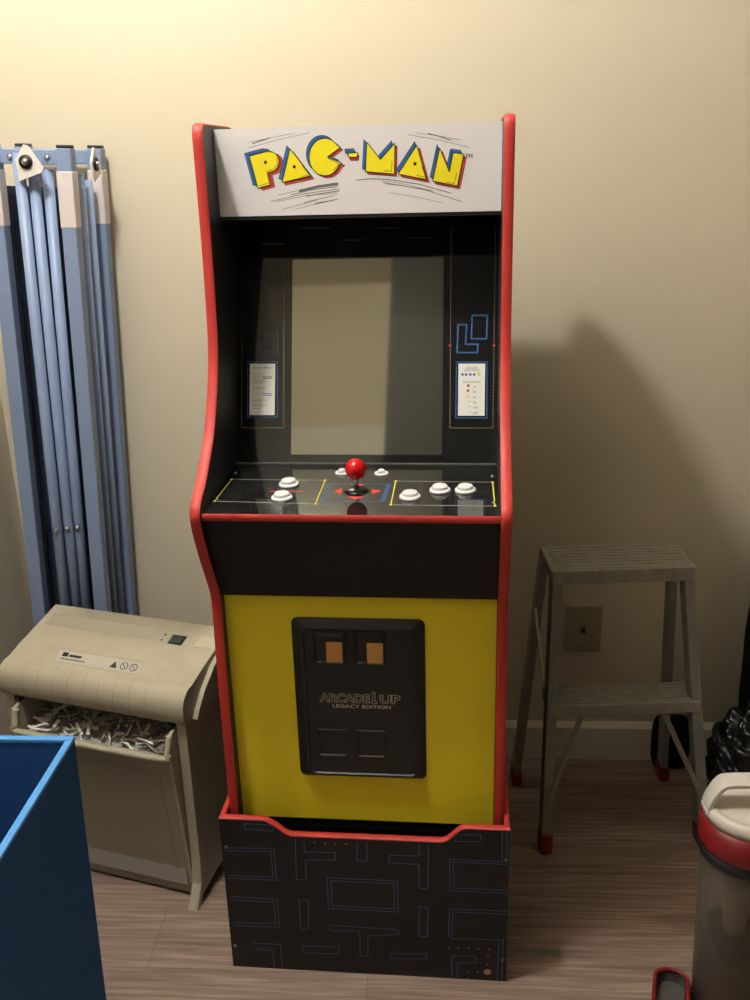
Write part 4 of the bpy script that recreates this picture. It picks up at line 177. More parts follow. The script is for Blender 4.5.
'marq': [('p','logo_red',1,[(-0.1609,1.392),(-0.1455,1.3956),(-0.1315,1.3985),(-0.1228,1.3969),(-0.1171,1.3921),(-0.1145,1.3839),(-0.1165,1.3762),(-0.1225,1.3699),(-0.1335,1.3671),(-0.1303,1.3493),(-0.1503,1.3445)]),('p','logo_red',1,[(-0.1644,1.3937),(-0.149,1.3973),(-0.1349,1.4002),(-0.1262,1.3986),(-0.1205,1.3938),(-0.118,1.3855),(-0.12,1.3779),(-0.1259,1.3716),(-0.137,1.3688),(-0.1338,1.351),(-0.1537,1.3462)]),('c','ink_black',2,0.0008,[(-0.1609,1.392),(-0.1455,1.3956),(-0.1315,1.3985),(-0.1228,1.3969),(-0.1171,1.3921),(-0.1145,1.3839),(-0.1165,1.3762),(-0.1225,1.3699),(-0.1335,1.3671),(-0.1303,1.3493),(-0.1503,1.3445)]),('p','logo_blue',3,[(-0.1754,1.3996),(-0.16,1.4031),(-0.1459,1.406),(-0.1373,1.4044),(-0.1315,1.3996),(-0.129,1.3914),(-0.131,1.3837),(-0.137,1.3775),(-0.1481,1.3747),(-0.1449,1.3569),(-0.1649,1.3521)]),('p','logo_blue',3,[(-0.1716,1.3975),(-0.1562,1.4011),(-0.1421,1.404),(-0.1335,1.4024),(-0.1277,1.3976),(-0.1252,1.3893),(-0.1272,1.3816),(-0.1332,1.3754),(-0.1442,1.3726),(-0.1411,1.3548),(-0.161,1.35)]),('c','ink_black',4,0.0008,[(-0.1754,1.3996),(-0.16,1.4031),(-0.1459,1.406),(-0.1373,1.4044),(-0.1315,1.3996),(-0.129,1.3914),(-0.131,1.3837),(-0.137,1.3775),(-0.1481,1.3747),(-0.1449,1.3569),(-0.1649,1.3521)]),('p','logo_yellow',5,[(-0.1678,1.3954),(-0.1524,1.399),(-0.1384,1.4019),(-0.1297,1.4003),(-0.1239,1.3955),(-0.1214,1.3872),(-0.1234,1.3796),(-0.1294,1.3733),(-0.1404,1.3705),(-0.1373,1.3527),(-0.1572,1.3479)]),('c','ink_black',6,0.0011,[(-0.1678,1.3954),(-0.1524,1.399),(-0.1384,1.4019),(-0.1297,1.4003),(-0.1239,1.3955),(-0.1214,1.3872),(-0.1234,1.3796),(-0.1294,1.3733),(-0.1404,1.3705),(-0.1373,1.3527),(-0.1572,1.3479)]),('p','logo_red',1,[(-0.0986,1.4002),(-0.0681,1.3597),(-0.1141,1.3513)]),('p','logo_red',1,[(-0.1009,1.4025),(-0.0704,1.3619),(-0.1163,1.3535)]),('c','ink_black',2,0.0008,[(-0.0986,1.4002),(-0.0681,1.3597),(-0.1141,1.3513)]),('p','logo_blue',3,[(-0.1081,1.4095),(-0.0777,1.369),(-0.1236,1.3607)]),('p','logo_blue',3,[(-0.1056,1.4071),(-0.0752,1.3666),(-0.1211,1.3583)]),('c','ink_black',4,0.0008,[(-0.1081,1.4095),(-0.0777,1.369),(-0.1236,1.3607)]),('p','logo_yellow',5,[(-0.1031,1.4047),(-0.0726,1.3642),(-0.1185,1.3558)]),('c','ink_black',6,0.0011,[(-0.1031,1.4047),(-0.0726,1.3642),(-0.1185,1.3558)]),('p','logo_red',1,[(-0.0214,1.4008),(-0.0411,1.3878),(-0.019,1.3784),(-0.0234,1.3759),(-0.0256,1.3719),(-0.0284,1.3684),(-0.0317,1.3654),(-0.0354,1.3631),(-0.0394,1.3615),(-0.0435,1.3607),(-0.0477,1.3607),(-0.0518,1.3614),(-0.0557,1.363),(-0.0593,1.3652),(-0.0625,1.3682),(-0.0652,1.3717),(-0.0672,1.3757),(-0.0687,1.38),(-0.0694,1.3845),(-0.0695,1.3892),(-0.0688,1.3938),(-0.0674,1.3982),(-0.0654,1.4023),(-0.0628,1.406),(-0.0597,1.4091),(-0.0562,1.4117),(-0.0524,1.4135),(-0.0484,1.4146),(-0.0442,1.415),(-0.0401,1.4145),(-0.0362,1.4133),(-0.0325,1.4114),(-0.0291,1.4088),(-0.0262,1.4056)]),('p','logo_red',1,[(-0.0237,1.4024),(-0.0433,1.3895),(-0.0213,1.3801),(-0.0257,1.3775),(-0.0279,1.3736),(-0.0307,1.37),(-0.034,1.3671),(-0.0377,1.3648),(-0.0416,1.3632),(-0.0458,1.3624),(-0.05,1.3623),(-0.0541,1.3631),(-0.058,1.3646),(-0.0616,1.3669),(-0.0648,1.3698),(-0.0674,1.3733),(-0.0695,1.3773),(-0.0709,1.3816),(-0.0717,1.3862),(-0.0717,1.3908),(-0.071,1.3954),(-0.0697,1.3998),(-0.0677,1.4039),(-0.0651,1.4076),(-0.062,1.4108),(-0.0585,1.4133),(-0.0546,1.4152),(-0.0506,1.4163),(-0.0465,1.4166),(-0.0424,1.4162),(-0.0384,1.415),(-0.0347,1.4131),(-0.0314,1.4104),(-0.0285,1.4072)]),('c','ink_black',2,0.0008,[(-0.0214,1.4008),(-0.0411,1.3878),(-0.019,1.3784),(-0.0234,1.3759),(-0.0256,1.3719),(-0.0284,1.3684),(-0.0317,1.3654),(-0.0354,1.3631),(-0.0394,1.3615),(-0.0435,1.3607),(-0.0477,1.3607),(-0.0518,1.3614),(-0.0557,1.363),(-0.0593,1.3652),(-0.0625,1.3682),(-0.0652,1.3717),(-0.0672,1.3757),(-0.0687,1.38),(-0.0694,1.3845),(-0.0695,1.3892),(-0.0688,1.3938),(-0.0674,1.3982),(-0.0654,1.4023),(-0.0628,1.406),(-0.0597,1.4091),(-0.0562,1.4117),(-0.0524,1.4135),(-0.0484,1.4146),(-0.0442,1.415),(-0.0401,1.4145),(-0.0362,1.4133),(-0.0325,1.4114),(-0.0291,1.4088),(-0.0262,1.4056)]),('p','logo_blue',3,[(-0.0304,1.4085),(-0.0501,1.3956),(-0.0281,1.3862),(-0.0325,1.3837),(-0.0347,1.3797),(-0.0375,1.3762),(-0.0408,1.3732),(-0.0445,1.3709),(-0.0484,1.3694),(-0.0526,1.3685),(-0.0567,1.3685),(-0.0608,1.3693),(-0.0647,1.3708),(-0.0683,1.3731),(-0.0715,1.376),(-0.0742,1.3795),(-0.0762,1.3835),(-0.0777,1.3878),(-0.0784,1.3923),(-0.0784,1.397),(-0.0777,1.4015),(-0.0764,1.4059),(-0.0744,1.41),(-0.0718,1.4137),(-0.0687,1.4168),(-0.0652,1.4194),(-0.0613,1.4212),(-0.0573,1.4223),(-0.0532,1.4227),(-0.0491,1.4222),(-0.0451,1.421),(-0.0414,1.4191),(-0.0381,1.4165),(-0.0352,1.4133)]),('p','logo_blue',3,[(-0.0282,1.4063),(-0.0478,1.3934),(-0.0258,1.384),(-0.0302,1.3814),(-0.0324,1.3775),(-0.0352,1.3739),(-0.0385,1.371),(-0.0422,1.3687),(-0.0462,1.3671),(-0.0503,1.3663),(-0.0545,1.3663),(-0.0586,1.367),(-0.0625,1.3686),(-0.0661,1.3708),(-0.0693,1.3738),(-0.0719,1.3773),(-0.074,1.3812),(-0.0754,1.3856),(-0.0762,1.3901),(-0.0762,1.3947),(-0.0755,1.3993),(-0.0742,1.4037),(-0.0722,1.4078),(-0.0696,1.4115),(-0.0665,1.4146),(-0.0629,1.4172),(-0.0591,1.419),(-0.0551,1.4201),(-0.051,1.4205),(-0.0469,1.42),(-0.0429,1.4188),(-0.0392,1.4169),(-0.0359,1.4143),(-0.033,1.4111)]),('c','ink_black',4,0.0008,[(-0.0304,1.4085),(-0.0501,1.3956),(-0.0281,1.3862),(-0.0325,1.3837),(-0.0347,1.3797),(-0.0375,1.3762),(-0.0408,1.3732),(-0.0445,1.3709),(-0.0484,1.3694),(-0.0526,1.3685),(-0.0567,1.3685),(-0.0608,1.3693),(-0.0647,1.3708),(-0.0683,1.3731),(-0.0715,1.376),(-0.0742,1.3795),(-0.0762,1.3835),(-0.0777,1.3878),(-0.0784,1.3923),(-0.0784,1.397),(-0.0777,1.4015),(-0.0764,1.4059),(-0.0744,1.41),(-0.0718,1.4137),(-0.0687,1.4168),(-0.0652,1.4194),(-0.0613,1.4212),(-0.0573,1.4223),(-0.0532,1.4227),(-0.0491,1.4222),(-0.0451,1.421),(-0.0414,1.4191),(-0.0381,1.4165),(-0.0352,1.4133)]),('p','logo_yellow',5,[(-0.0259,1.4041),(-0.0456,1.3912),(-0.0236,1.3818),(-0.028,1.3792),(-0.0302,1.3752),(-0.033,1.3717),(-0.0363,1.3687),(-0.04,1.3664),(-0.0439,1.3648),(-0.0481,1.364),(-0.0522,1.364),(-0.0563,1.3648),(-0.0603,1.3663),(-0.0639,1.3686),(-0.067,1.3715),(-0.0697,1.375),(-0.0718,1.379),(-0.0732,1.3833),(-0.0739,1.3878),(-0.074,1.3925),(-0.0733,1.3971),(-0.0719,1.4015),(-0.0699,1.4056),(-0.0673,1.4093),(-0.0642,1.4124),(-0.0607,1.4149),(-0.0569,1.4168),(-0.0529,1.4179),(-0.0487,1.4183),(-0.0446,1.4178),(-0.0407,1.4166),(-0.037,1.4147),(-0.0336,1.4121),(-0.0307,1.4089)]),('c','ink_black',6,0.0011,[(-0.0259,1.4041),(-0.0456,1.3912),(-0.0236,1.3818),(-0.028,1.3792),(-0.0302,1.3752),(-0.033,1.3717),(-0.0363,1.3687),(-0.04,1.3664),(-0.0439,1.3648),(-0.0481,1.364),(-0.0522,1.364),(-0.0563,1.3648),(-0.0603,1.3663),(-0.0639,1.3686),(-0.067,1.3715),(-0.0697,1.375),(-0.0718,1.379),(-0.0732,1.3833),(-0.0739,1.3878),(-0.074,1.3925),(-0.0733,1.3971),(-0.0719,1.4015),(-0.0699,1.4056),(-0.0673,1.4093),(-0.0642,1.4124),(-0.0607,1.4149),(-0.0569,1.4168),(-0.0529,1.4179),(-0.0487,1.4183),(-0.0446,1.4178),(-0.0407,1.4166),(-0.037,1.4147),(-0.0336,1.4121),(-0.0307,1.4089)]),('p','logo_red',1,[(-0.0108,1.3917),(0.0036,1.3919),(0.0025,1.3854),(-0.0105,1.3855)]),('p','logo_red',1,[(-0.0119,1.3939),(0.0025,1.3941),(0.0015,1.3876),(-0.0116,1.3877)]),('c','ink_black',2,0.0008,[(-0.0108,1.3917),(0.0036,1.3919),(0.0025,1.3854),(-0.0105,1.3855)]),('p','logo_blue',3,[(-0.018,1.402),(-0.0036,1.4022),(-0.0047,1.3957),(-0.0177,1.3958)]),('p','logo_blue',3,[(-0.0155,1.3991),(-0.0011,1.3992),(-0.0022,1.3928),(-0.0152,1.3929)]),('c','ink_black',4,0.0008,[(-0.018,1.402),(-0.0036,1.4022),(-0.0047,1.3957),(-0.0177,1.3958)]),('p','logo_yellow',5,[(-0.013,1.3961),(0.0014,1.3963),(0.0004,1.3898),(-0.0126,1.3899)]),('c','ink_black',6,0.0011,[(-0.013,1.3961),(0.0014,1.3963),(0.0004,1.3898),(-0.0126,1.3899)]),('p','logo_red',1,[(0.0196,1.4074),(0.0396,1.3818),(0.0624,1.4047),(0.0608,1.3604),(0.016,1.3647)]),('p','logo_red',1,[(0.0179,1.4092),(0.0379,1.3836),(0.0608,1.4064),(0.0591,1.3622),(0.0144,1.3665)]),('c','ink_black',2,0.0008,[(0.0196,1.4074),(0.0396,1.3818),(0.0624,1.4047),(0.0608,1.3604),(0.016,1.3647)]),('p','logo_blue',3,[(0.0115,1.4151),(0.0315,1.3896),(0.0543,1.4123),(0.0526,1.3682),(0.0079,1.3725)]),('p','logo_blue',3,[(0.0139,1.413),(0.0339,1.3875),(0.0567,1.4102),(0.055,1.3661),(0.0103,1.3704)]),('c','ink_black',4,0.0008,[(0.0115,1.4151),(0.0315,1.3896),(0.0543,1.4123),(0.0526,1.3682),(0.0079,1.3725)]),('p','logo_yellow',5,[(0.0163,1.4109),(0.0363,1.3854),(0.0591,1.4082),(0.0574,1.364),(0.0127,1.3683)]),('c','ink_black',6,0.0011,[(0.0163,1.4109),(0.0363,1.3854),(0.0591,1.4082),(0.0574,1.364),(0.0127,1.3683)]),('p','logo_red',1,[(0.0969,1.4002),(0.1111,1.3501),(0.0677,1.3594)]),('p','logo_red',1,[(0.0947,1.4024),(0.1088,1.3524),(0.0655,1.3616)]),('c','ink_black',2,0.0008,[(0.0969,1.4002),(0.1111,1.3501),(0.0677,1.3594)]),('p','logo_blue',3,[(0.0891,1.4101),(0.1032,1.3603),(0.0599,1.3695)]),('p','logo_blue',3,[(0.0908,1.4074),(0.1048,1.3575),(0.0615,1.3667)]),('c','ink_black',4,0.0008,[(0.0891,1.4101),(0.1032,1.3603),(0.0599,1.3695)]),('p','logo_yellow',5,[(0.0924,1.4046),(0.1065,1.3546),(0.0632,1.3638)]),('c','ink_black',6,0.0011,[(0.0924,1.4046),(0.1065,1.3546),(0.0632,1.3638)]),('p','logo_red',1,[(0.1312,1.3948),(0.1454,1.3608),(0.1516,1.3881),(0.1675,1.3855),(0.1581,1.3398),(0.1202,1.3477)]),('p','logo_red',1,[(0.1293,1.397),(0.1434,1.363),(0.1497,1.3903),(0.1655,1.3877),(0.1561,1.342),(0.1182,1.35)]),('c','ink_black',2,0.0008,[(0.1312,1.3948),(0.1454,1.3608),(0.1516,1.3881),(0.1675,1.3855),(0.1581,1.3398),(0.1202,1.3477)]),('p','logo_blue',3,[(0.1231,1.4047),(0.1372,1.3708),(0.1434,1.398),(0.1593,1.3955),(0.1498,1.3499),(0.112,1.3579)]),('p','logo_blue',3,[(0.1252,1.4019),(0.1393,1.368),(0.1456,1.3953),(0.1614,1.3927),(0.1519,1.3471),(0.1141,1.3551)]),('c','ink_black',4,0.0008,[(0.1231,1.4047),(0.1372,1.3708),(0.1434,1.398),(0.1593,1.3955),(0.1498,1.3499),(0.112,1.3579)]),('p','logo_yellow',5,[(0.1273,1.3992),(0.1415,1.3652),(0.1477,1.3925),(0.1635,1.3899),(0.1541,1.3443),(0.1162,1.3522)]),('c','ink_black',6,0.0011,[(0.1273,1.3992),(0.1415,1.3652),(0.1477,1.3925),(0.1635,1.3899),(0.1541,1.3443),(0.1162,1.3522)]),('d','ink_black',6,0.0026,(-0.1429,1.3859)),('d','ink_black',6,0.0026,(-0.098,1.3782)),('d','ink_black',6,0.0026,(0.0892,1.3779)),('l','ink_black',6,0.0007,[(-0.1247,1.392),(-0.1247,1.3826),(-0.1312,1.3757),(-0.142,1.3729),(-0.1394,1.3551),(-0.1552,1.3514)]),('l','ink_black',6,0.0007,[(-0.0857,1.3793),(-0.0751,1.3657),(-0.088,1.3636)]),('l','ink_black',6,0.0007,[(-0.0447,1.3893),(-0.0281,1.3809),(-0.0372,1.3713)]),('l','ink_black',6,0.0007,[(0.054,1.3823),(0.0532,1.3679),(0.0411,1.369)]),('l','ink_black',6,0.0007,[(0.1001,1.3738),(0.1054,1.3579),(0.0919,1.361)]),('l','ink_black',6,0.0007,[(0.1529,1.3636),(0.1492,1.3476),(0.1363,1.3501)]),('l','ink_grey',1,0.0006,[(-0.1676,1.4157),(-0.1308,1.4216),(-0.0943,1.4271)]),('l','ink_grey',1,0.0016,[(-0.1614,1.4137),(-0.1338,1.4213)]),('l','ink_grey',1,0.0006,[(-0.1695,1.4072),(-0.121,1.4181),(-0.072,1.4269)]),('l','ink_grey',1,0.0007,[(-0.126,1.3369),(-0.0926,1.3433),(-0.0367,1.353)]),('l','ink_grey',1,0.004,[(-0.0914,1.3424),(-0.0621,1.3481),(-0.0318,1.3514)]),('l','ink_grey',1,0.0011,[(-0.1057,1.3367),(-0.0724,1.3436),(-0.0319,1.3474)]),('l','ink_grey',1,0.0014,[(-0.0817,1.3343),(-0.0524,1.3384),(-0.0297,1.341)]),('l','ink_grey',1,0.001,[(-0.1381,1.3276),(-0.0853,1.3379),(-0.0296,1.3438)]),('l','ink_grey',1,0.0007,[(-0.1292,1.3269),(-0.0804,1.3354),(-0.0323,1.3379)]),('l','ink_grey',1,0.0006,[(-0.1197,1.3154),(-0.0656,1.3279)]),('l','ink_grey',1,0.001,[(-0.0855,1.325),(-0.0375,1.3345)]),('l','ink_grey',1,0.0006,[(-0.0993,1.3154),(-0.0378,1.3278)]),('l','ink_grey',1,0.0012,[(-0.0683,1.3232),(-0.0327,1.3284)]),('l','ink_grey',1,0.0006,[(0.0912,1.4222),(0.1251,1.417),(0.1589,1.4103)]),('l','ink_grey',1,0.0014,[(0.1096,1.4209),(0.1279,1.4159),(0.144,1.4102)]),('l','ink_grey',1,0.0007,[(0.0798,1.4199),(0.1251,1.4112),(0.1717,1.3993)]),('l','ink_grey',1,0.0013,[(-0.0022,1.3561),(0.0182,1.3578),(0.0443,1.3566),(0.0961,1.3478),(0.144,1.3338)]),('l','ink_grey',1,0.0006,[(0.0384,1.3546),(0.0759,1.3482),(0.1176,1.3369)]),('l','ink_grey',1,0.001,[(0.0398,1.3518),(0.1018,1.3402),(0.1607,1.321)]),('l','ink_grey',1,0.0006,[(0.0496,1.3367),(0.0901,1.3295),(0.1305,1.32)]),('l','ink_grey',1,0.0006,[(0.0427,1.3498),(0.0672,1.3465),(0.1162,1.3385)])],
'ris': [('l','maze_blue',1,0.0011,[(-0.2402,0.2667),(-0.1553,0.2703),(-0.1551,0.2015),(-0.2436,0.201)]),('l','maze_blue',1,0.0011,[(-0.2408,0.2603),(-0.1614,0.2632),(-0.1607,0.2081),(-0.2431,0.2076)]),('l','maze_blue',1,0.0011,[(-0.2391,0.1613),(-0.1566,0.1591),(-0.1566,0.0968),(-0.2412,0.0952)]),('l','maze_blue',1,0.0011,[(-0.2397,0.1541),(-0.1628,0.1521),(-0.1619,0.1052),(-0.2407,0.1021)]),('l','maze_blue',1,0.0011,[(-0.1167,0.2925),(-0.1196,0.2058),(-0.1027,0.2054),(-0.1012,0.2482),(-0.0501,0.251),(-0.0483,0.2669),(-0.1015,0.265),(-0.1022,0.2866)]),('c','maze_blue',1,0.0011,[(-0.1171,0.1615),(-0.1004,0.1616),(-0.1037,0.0954),(-0.118,0.0944)]),('c','maze_blue',1,0.0011,[(-0.1181,0.0563),(-0.0502,0.0589),(-0.0508,0.0426),(-0.115,0.0407)]),('l','maze_blue',1,0.0011,[(-0.206,0.0568),(-0.157,0.0576),(-0.1571,0.0053)]),('l','maze_blue',1,0.0011,[(-0.2049,0.0445),(-0.1717,0.0418),(-0.1721,0.0042)]),('c','maze_blue',1,0.0011,[(-0.2042,0.3194),(-0.1522,0.3188),(-0.1567,0.3062),(-0.2032,0.3083)]),('l','maze_blue',1,0.0011,[(-0.0098,0.2914),(-0.0111,0.2518),(0.0055,0.2518),(0.0066,0.29)]),('c','maze_blue',1,0.0011,[(-0.0648,0.2122),(0.0575,0.2124),(0.0574,0.1447),(-0.0658,0.1448)]),('c','maze_blue',1,0.0011,[(-0.0583,0.2061),(0.0515,0.2057),(0.0512,0.1513),(-0.059,0.1518)]),('c','maze_blue',1,0.0011,[(-0.0647,0.1076),(0.0535,0.105),(0.0594,0.0952),(0.0027,0.0873),(0.0013,0.0405),(-0.013,0.0411),(-0.0116,0.0853),(-0.0124,0.0965),(-0.0641,0.0955)]),('l','maze_blue',1,0.0011,[(0.0963,0.2912),(0.0961,0.2675),(0.0449,0.2662),(0.0426,0.2503),(0.0951,0.2498),(0.0953,0.1975),(0.1102,0.1984),(0.1117,0.2896)]),('c','maze_blue',1,0.0011,[(0.0949,0.158),(0.1099,0.1579),(0.1087,0.0933),(0.0942,0.0924)]),('l','maze_blue',1,0.0011,[(0.2352,0.3239),(0.2364,0.2633),(0.1473,0.2631),(0.1485,0.1967),(0.2461,0.1966)]),('l','maze_blue',1,0.0011,[(0.2428,0.322),(0.2439,0.2684)]),('l','maze_blue',1,0.0011,[(0.2449,0.258),(0.1538,0.2578),(0.1551,0.203),(0.246,0.2034)]),('l','maze_blue',1,0.0011,[(0.245,0.1583),(0.1473,0.1572),(0.1454,0.0957)]),('l','maze_blue',1,0.0011,[(0.2451,0.1514),(0.1532,0.1506),(0.1513,0.091),(0.2412,0.0945),(0.2402,0.0014)]),('l','maze_blue',1,0.0011,[(0.2334,0.0874),(0.2321,0.0008)]),('c','maze_blue',1,0.0011,[(0.0423,0.0501),(0.1071,0.0531),(0.105,0.0415),(0.0421,0.0381)]),('l','maze_blue',1,0.0011,[(0.1514,0.0028),(0.1514,0.054),(0.1934,0.0528),(0.1935,0.0399),(0.1615,0.036),(0.1607,0.0035)]),('c','maze_blue',1,0.0011,[(0.1549,0.3152),(0.2003,0.3166),(0.1986,0.3026),(0.1568,0.3014)]),('d','maze_dot',1,0.0016,(-0.0837,0.2862)),('d','maze_dot',1,0.0016,(-0.0652,0.2858)),('d','maze_dot',1,0.0016,(-0.0475,0.2858)),('d','maze_dot',1,0.0016,(-0.0295,0.2854)),('d','maze_dot',1,0.0016,(0.1454,0.0712)),('d','maze_dot',1,0.0016,(0.1629,0.0713)),('d','maze_dot',1,0.0016,(0.1813,0.0716)),('d','maze_dot',1,0.0016,(0.198,0.0717)),('d','maze_dot',1,0.0016,(0.2163,0.0714)),('d','maze_dot',1,0.0016,(0.2153,0.0543)),('d','maze_dot',1,0.0016,(0.2148,0.0362)),('d','maze_dot',1,0.0016,(0.1796,0.018)),('d','maze_dot',1,0.0016,(0.1977,0.0182)),('d','maze_dot',1,0.0016,(0.1798,0.0022)),('d','maze_dot',1,0.0068,(0.2146,0.0195))],
'ris_screws': [(-0.2398,0.2681),(-0.2409,0.0485),(0.2428,0.266),(0.2412,0.0499)],
'screen': [(-0.1323,0.3508),(0.1289,0.3464),(0.1314,0.0148),(-0.1246,0.014)],
'slotframes': [[(-0.0793,0.6647),(-0.0216,0.666),(-0.0215,0.6068),(-0.0795,0.6069)],[(-0.0113,0.6655),(0.0433,0.6659),(0.0434,0.6069),(-0.0118,0.6071)]],
'slots': [[(-0.055,0.6487),(-0.0282,0.6493),(-0.0289,0.6117),(-0.0559,0.6118)],[(0.0126,0.6495),(0.0392,0.6494),(0.0391,0.6118),(0.0123,0.6128)]],
'tm': (0.1715,1.3871),
'yellow': [(-0.2285,0.7255),(0.2218,0.7244)],
}

INK = {
 'ink_black': mat('ink_black', (22, 20, 22), .5), 'ink_grey': mat('ink_grey', (105, 103, 105), .5), 'ink_pale': mat('ink_pale', (150, 148, 142), .5),
 'logo_yellow': mat('logo_yellow', (243, 226, 30), .45), 'logo_blue': mat('logo_blue', (50, 110, 176), .45), 'logo_red': mat('logo_red', (205, 72, 78), .45),
 'art_dim_yellow': mat('art_dim_yellow', (120, 112, 80), .5), 'art_red': mat('art_red', (190, 40, 45), .5), 'art_blue': mat('art_blue', (40, 90, 150), .5),
 'art_blue_dim': mat('art_blue_dim', (28, 52, 92), .5), 'art_blue_bright': mat('art_blue_bright', (40, 85, 190), .5), 'art_straw': mat('art_straw', (225, 205, 90), .5),
 'card_white': mat('card_white', (235, 235, 228), .4),
 'cp_pale': mat('deck_pale', (205, 200, 190), .5), 'cp_yellow': mat('deck_yellow', (225, 215, 60), .5), 'cp_red': mat('deck_red', (215, 60, 50), .5), 'cp_blue': mat('deck_blue', (50, 120, 190), .5),
 'maze_blue': mat('maze_blue', (74, 104, 150), .5), 'maze_dot': mat('maze_dot', (170, 130, 105), .5)}
def art(mb, items, to3, n, only=None):
    """printed artwork: flat shapes lying on a panel, each layer a fraction of a millimetre above the one below"""
    n = Vector(n)
    def P(p, layer): return Vector(to3(p))+n*(.00014*layer)
    def fill(pts3, m):
        t = bmesh.new(); f0 = t.faces.new([t.verts.new(p) for p in pts3]); f0.normal_update()
        bmesh.ops.triangulate(t, faces=t.faces[:], ngon_method='EAR_CLIP')
        for f in t.faces:
            f.normal_update()
            if f.normal.dot(n) < 0: f.normal_flip()
        mb.merge(t, m)
    for it in items:
        k, mn, layer = it[:3]; m = INK[mn]
        if k == 'p': fill([P(p, layer) for p in it[3]], m)
        elif k == 'd':
            r, c = it[3], it[4]
            fill([P((c[0]+r*math.cos(a*math.pi/6), c[1]+r*math.sin(a*math.pi/6)), layer) for a in range(12)], m)
        else:
            wd, pts = it[3], [Vector(p) for p in it[4]]
            if k == 'c': pts = pts+[pts[0]]
            for a, b in zip(pts, pts[1:]):
                d = (b-a)
                if d.length < 1e-6: continue
                d.normalize(); s = Vector((-d.y, d.x))*wd/2; e = d*wd*.35
                fill([P(q, layer) for q in (a-e-s, b+e-s, b+e+s, a-e+s)], m)

# ------------------------------------------------------------------ the room
XL, XR, YB, YW, ZC = -.828, 1.7, -2.05, .6747, 2.71
paint = mat('cream_wall_paint', (214, 204, 181), .85, spec=.25, bump=.06, nscale=220)
white_paint = mat('white_trim_paint', (225, 220, 205), .55)
dark_paint = mat('reflection_block_dark', (34, 30, 28), .6)
def floor_material():
    m = bpy.data.materials.new('vinyl_plank'); m.use_nodes = True; nt = m.node_tree; b = nt.nodes['Principled BSDF']; L = nt.links.new
    tc = nt.nodes.new('ShaderNodeTexCoord')
    br = nt.nodes.new('ShaderNodeTexBrick'); br.inputs['Scale'].default_value = 1; br.inputs['Brick Width'].default_value = 1.1; br.inputs['Row Height'].default_value = .145
    br.inputs['Mortar Size'].default_value = .0012; br.inputs['Color1'].default_value = (.36, .36, .36, 1); br.inputs['Color2'].default_value = (.62, .62, .62, 1); br.inputs['Mortar'].default_value = (.12, .12, .12, 1)
    br.offset = .37
    mp = nt.nodes.new('ShaderNodeMapping'); mp.inputs['Scale'].default_value = (2.2, 55, 1)
    n1 = nt.nodes.new('ShaderNodeTexNoise'); n1.inputs['Scale'].default_value = 2.2; n1.inputs['Detail'].default_value = 6; n1.inputs['Distortion'].default_value = .6
    mp2 = nt.nodes.new('ShaderNodeMapping'); mp2.inputs['Scale'].default_value = (1.2, 9, 1)
    n2 = nt.nodes.new('ShaderNodeTexNoise'); n2.inputs['Scale'].default_value = 2.5; n2.inputs['Detail'].default_value = 3
    L(tc.outputs['Object'], br.inputs['Vector']); L(tc.outputs['Object'], mp.inputs['Vector']); L(mp.outputs[0], n1.inputs['Vector']); L(tc.outputs['Object'], mp2.inputs['Vector']); L(mp2.outputs[0], n2.inputs['Vector'])
    a1 = nt.nodes.new('ShaderNodeMath'); a1.operation = 'MULTIPLY_ADD'; a1.inputs[1].default_value = .75; L(n1.outputs[0], a1.inputs[0])
    a0 = nt.nodes.new('ShaderNodeMath'); a0.operation = 'MULTIPLY'; a0.inputs[1].default_value = .35; L(n2.outputs[0], a0.inputs[0]); L(a0.outputs[0], a1.inputs[2])
    a2 = nt.nodes.new('ShaderNodeMath'); a2.operation = 'MULTIPLY_ADD'; a2.inputs[1].default_value = .35; L(br.outputs['Color'], a2.inputs[0]); L(a1.outputs[0], a2.inputs[2])
    cr = nt.nodes.new('ShaderNodeValToRGB'); e = cr.color_ramp.elements
    e[0].position = .42; e[0].color = (*lin((84, 68, 60)), 1); e[1].position = 1.0; e[1].color = (*lin((186, 164, 148)), 1)
    x = cr.color_ramp.elements.new(.72); x.color = (*lin((140, 119, 106)), 1)
    L(a2.outputs[0], cr.inputs[0]); L(cr.outputs[0], b.inputs['Base Color']); b.inputs['Roughness'].default_value = .5
    bp = nt.nodes.new('ShaderNodeBump'); bp.inputs['Strength'].default_value = .12; bp.inputs['Distance'].default_value = .002; L(a1.outputs[0], bp.inputs['Height']); L(bp.outputs[0], b.inputs['Normal'])
    return m
g = MB(); g.box((XL-.1, YB-.1, -.1), (XR+.1, YW+.1, 0)); struct('floor', g, floor_material())
g = MB(); g.box((XL-.1, YB-.1, ZC), (XR+.1, YW+.1, ZC+.1)); struct('ceiling', g, mat('ceiling_paint', (232, 228, 215), .9))
g = MB(); g.box((XL-.1, YW, 0), (XR+.1, YW+.1, ZC)); struct('wall_back', g, paint)
g = MB(); g.box((XL-.1, YB, 0), (XL, YW, ZC)); struct('wall_left', g, paint)
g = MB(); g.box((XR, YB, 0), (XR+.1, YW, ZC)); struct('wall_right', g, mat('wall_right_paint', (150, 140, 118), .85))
g = MB(); g.box((XL-.1, YB-.1, 0), (XR+.1, YB, ZC)); struct('wall_front', g, paint)
g = MB(); g.box((-.175, YB, 0), (XR, -1.42, ZC)); struct('screen_reflection_block', g, dark_paint)  # unseen dark block added to darken one side of the screen's reflection
DX0, DX1 = -.70, -.22
g = MB(); g.box((DX0, YB, .005), (DX1, YB+.035, 1.98), bev=.003)
for z0, z1 in ((.15, .85), (1.0, 1.83)):
    for x0, x1 in ((DX0+.07, (DX0+DX1)/2-.03), ((DX0+DX1)/2+.03, DX1-.07)): g.box((x0, YB+.035, z0), (x1, YB+.040, z1), bev=.002)
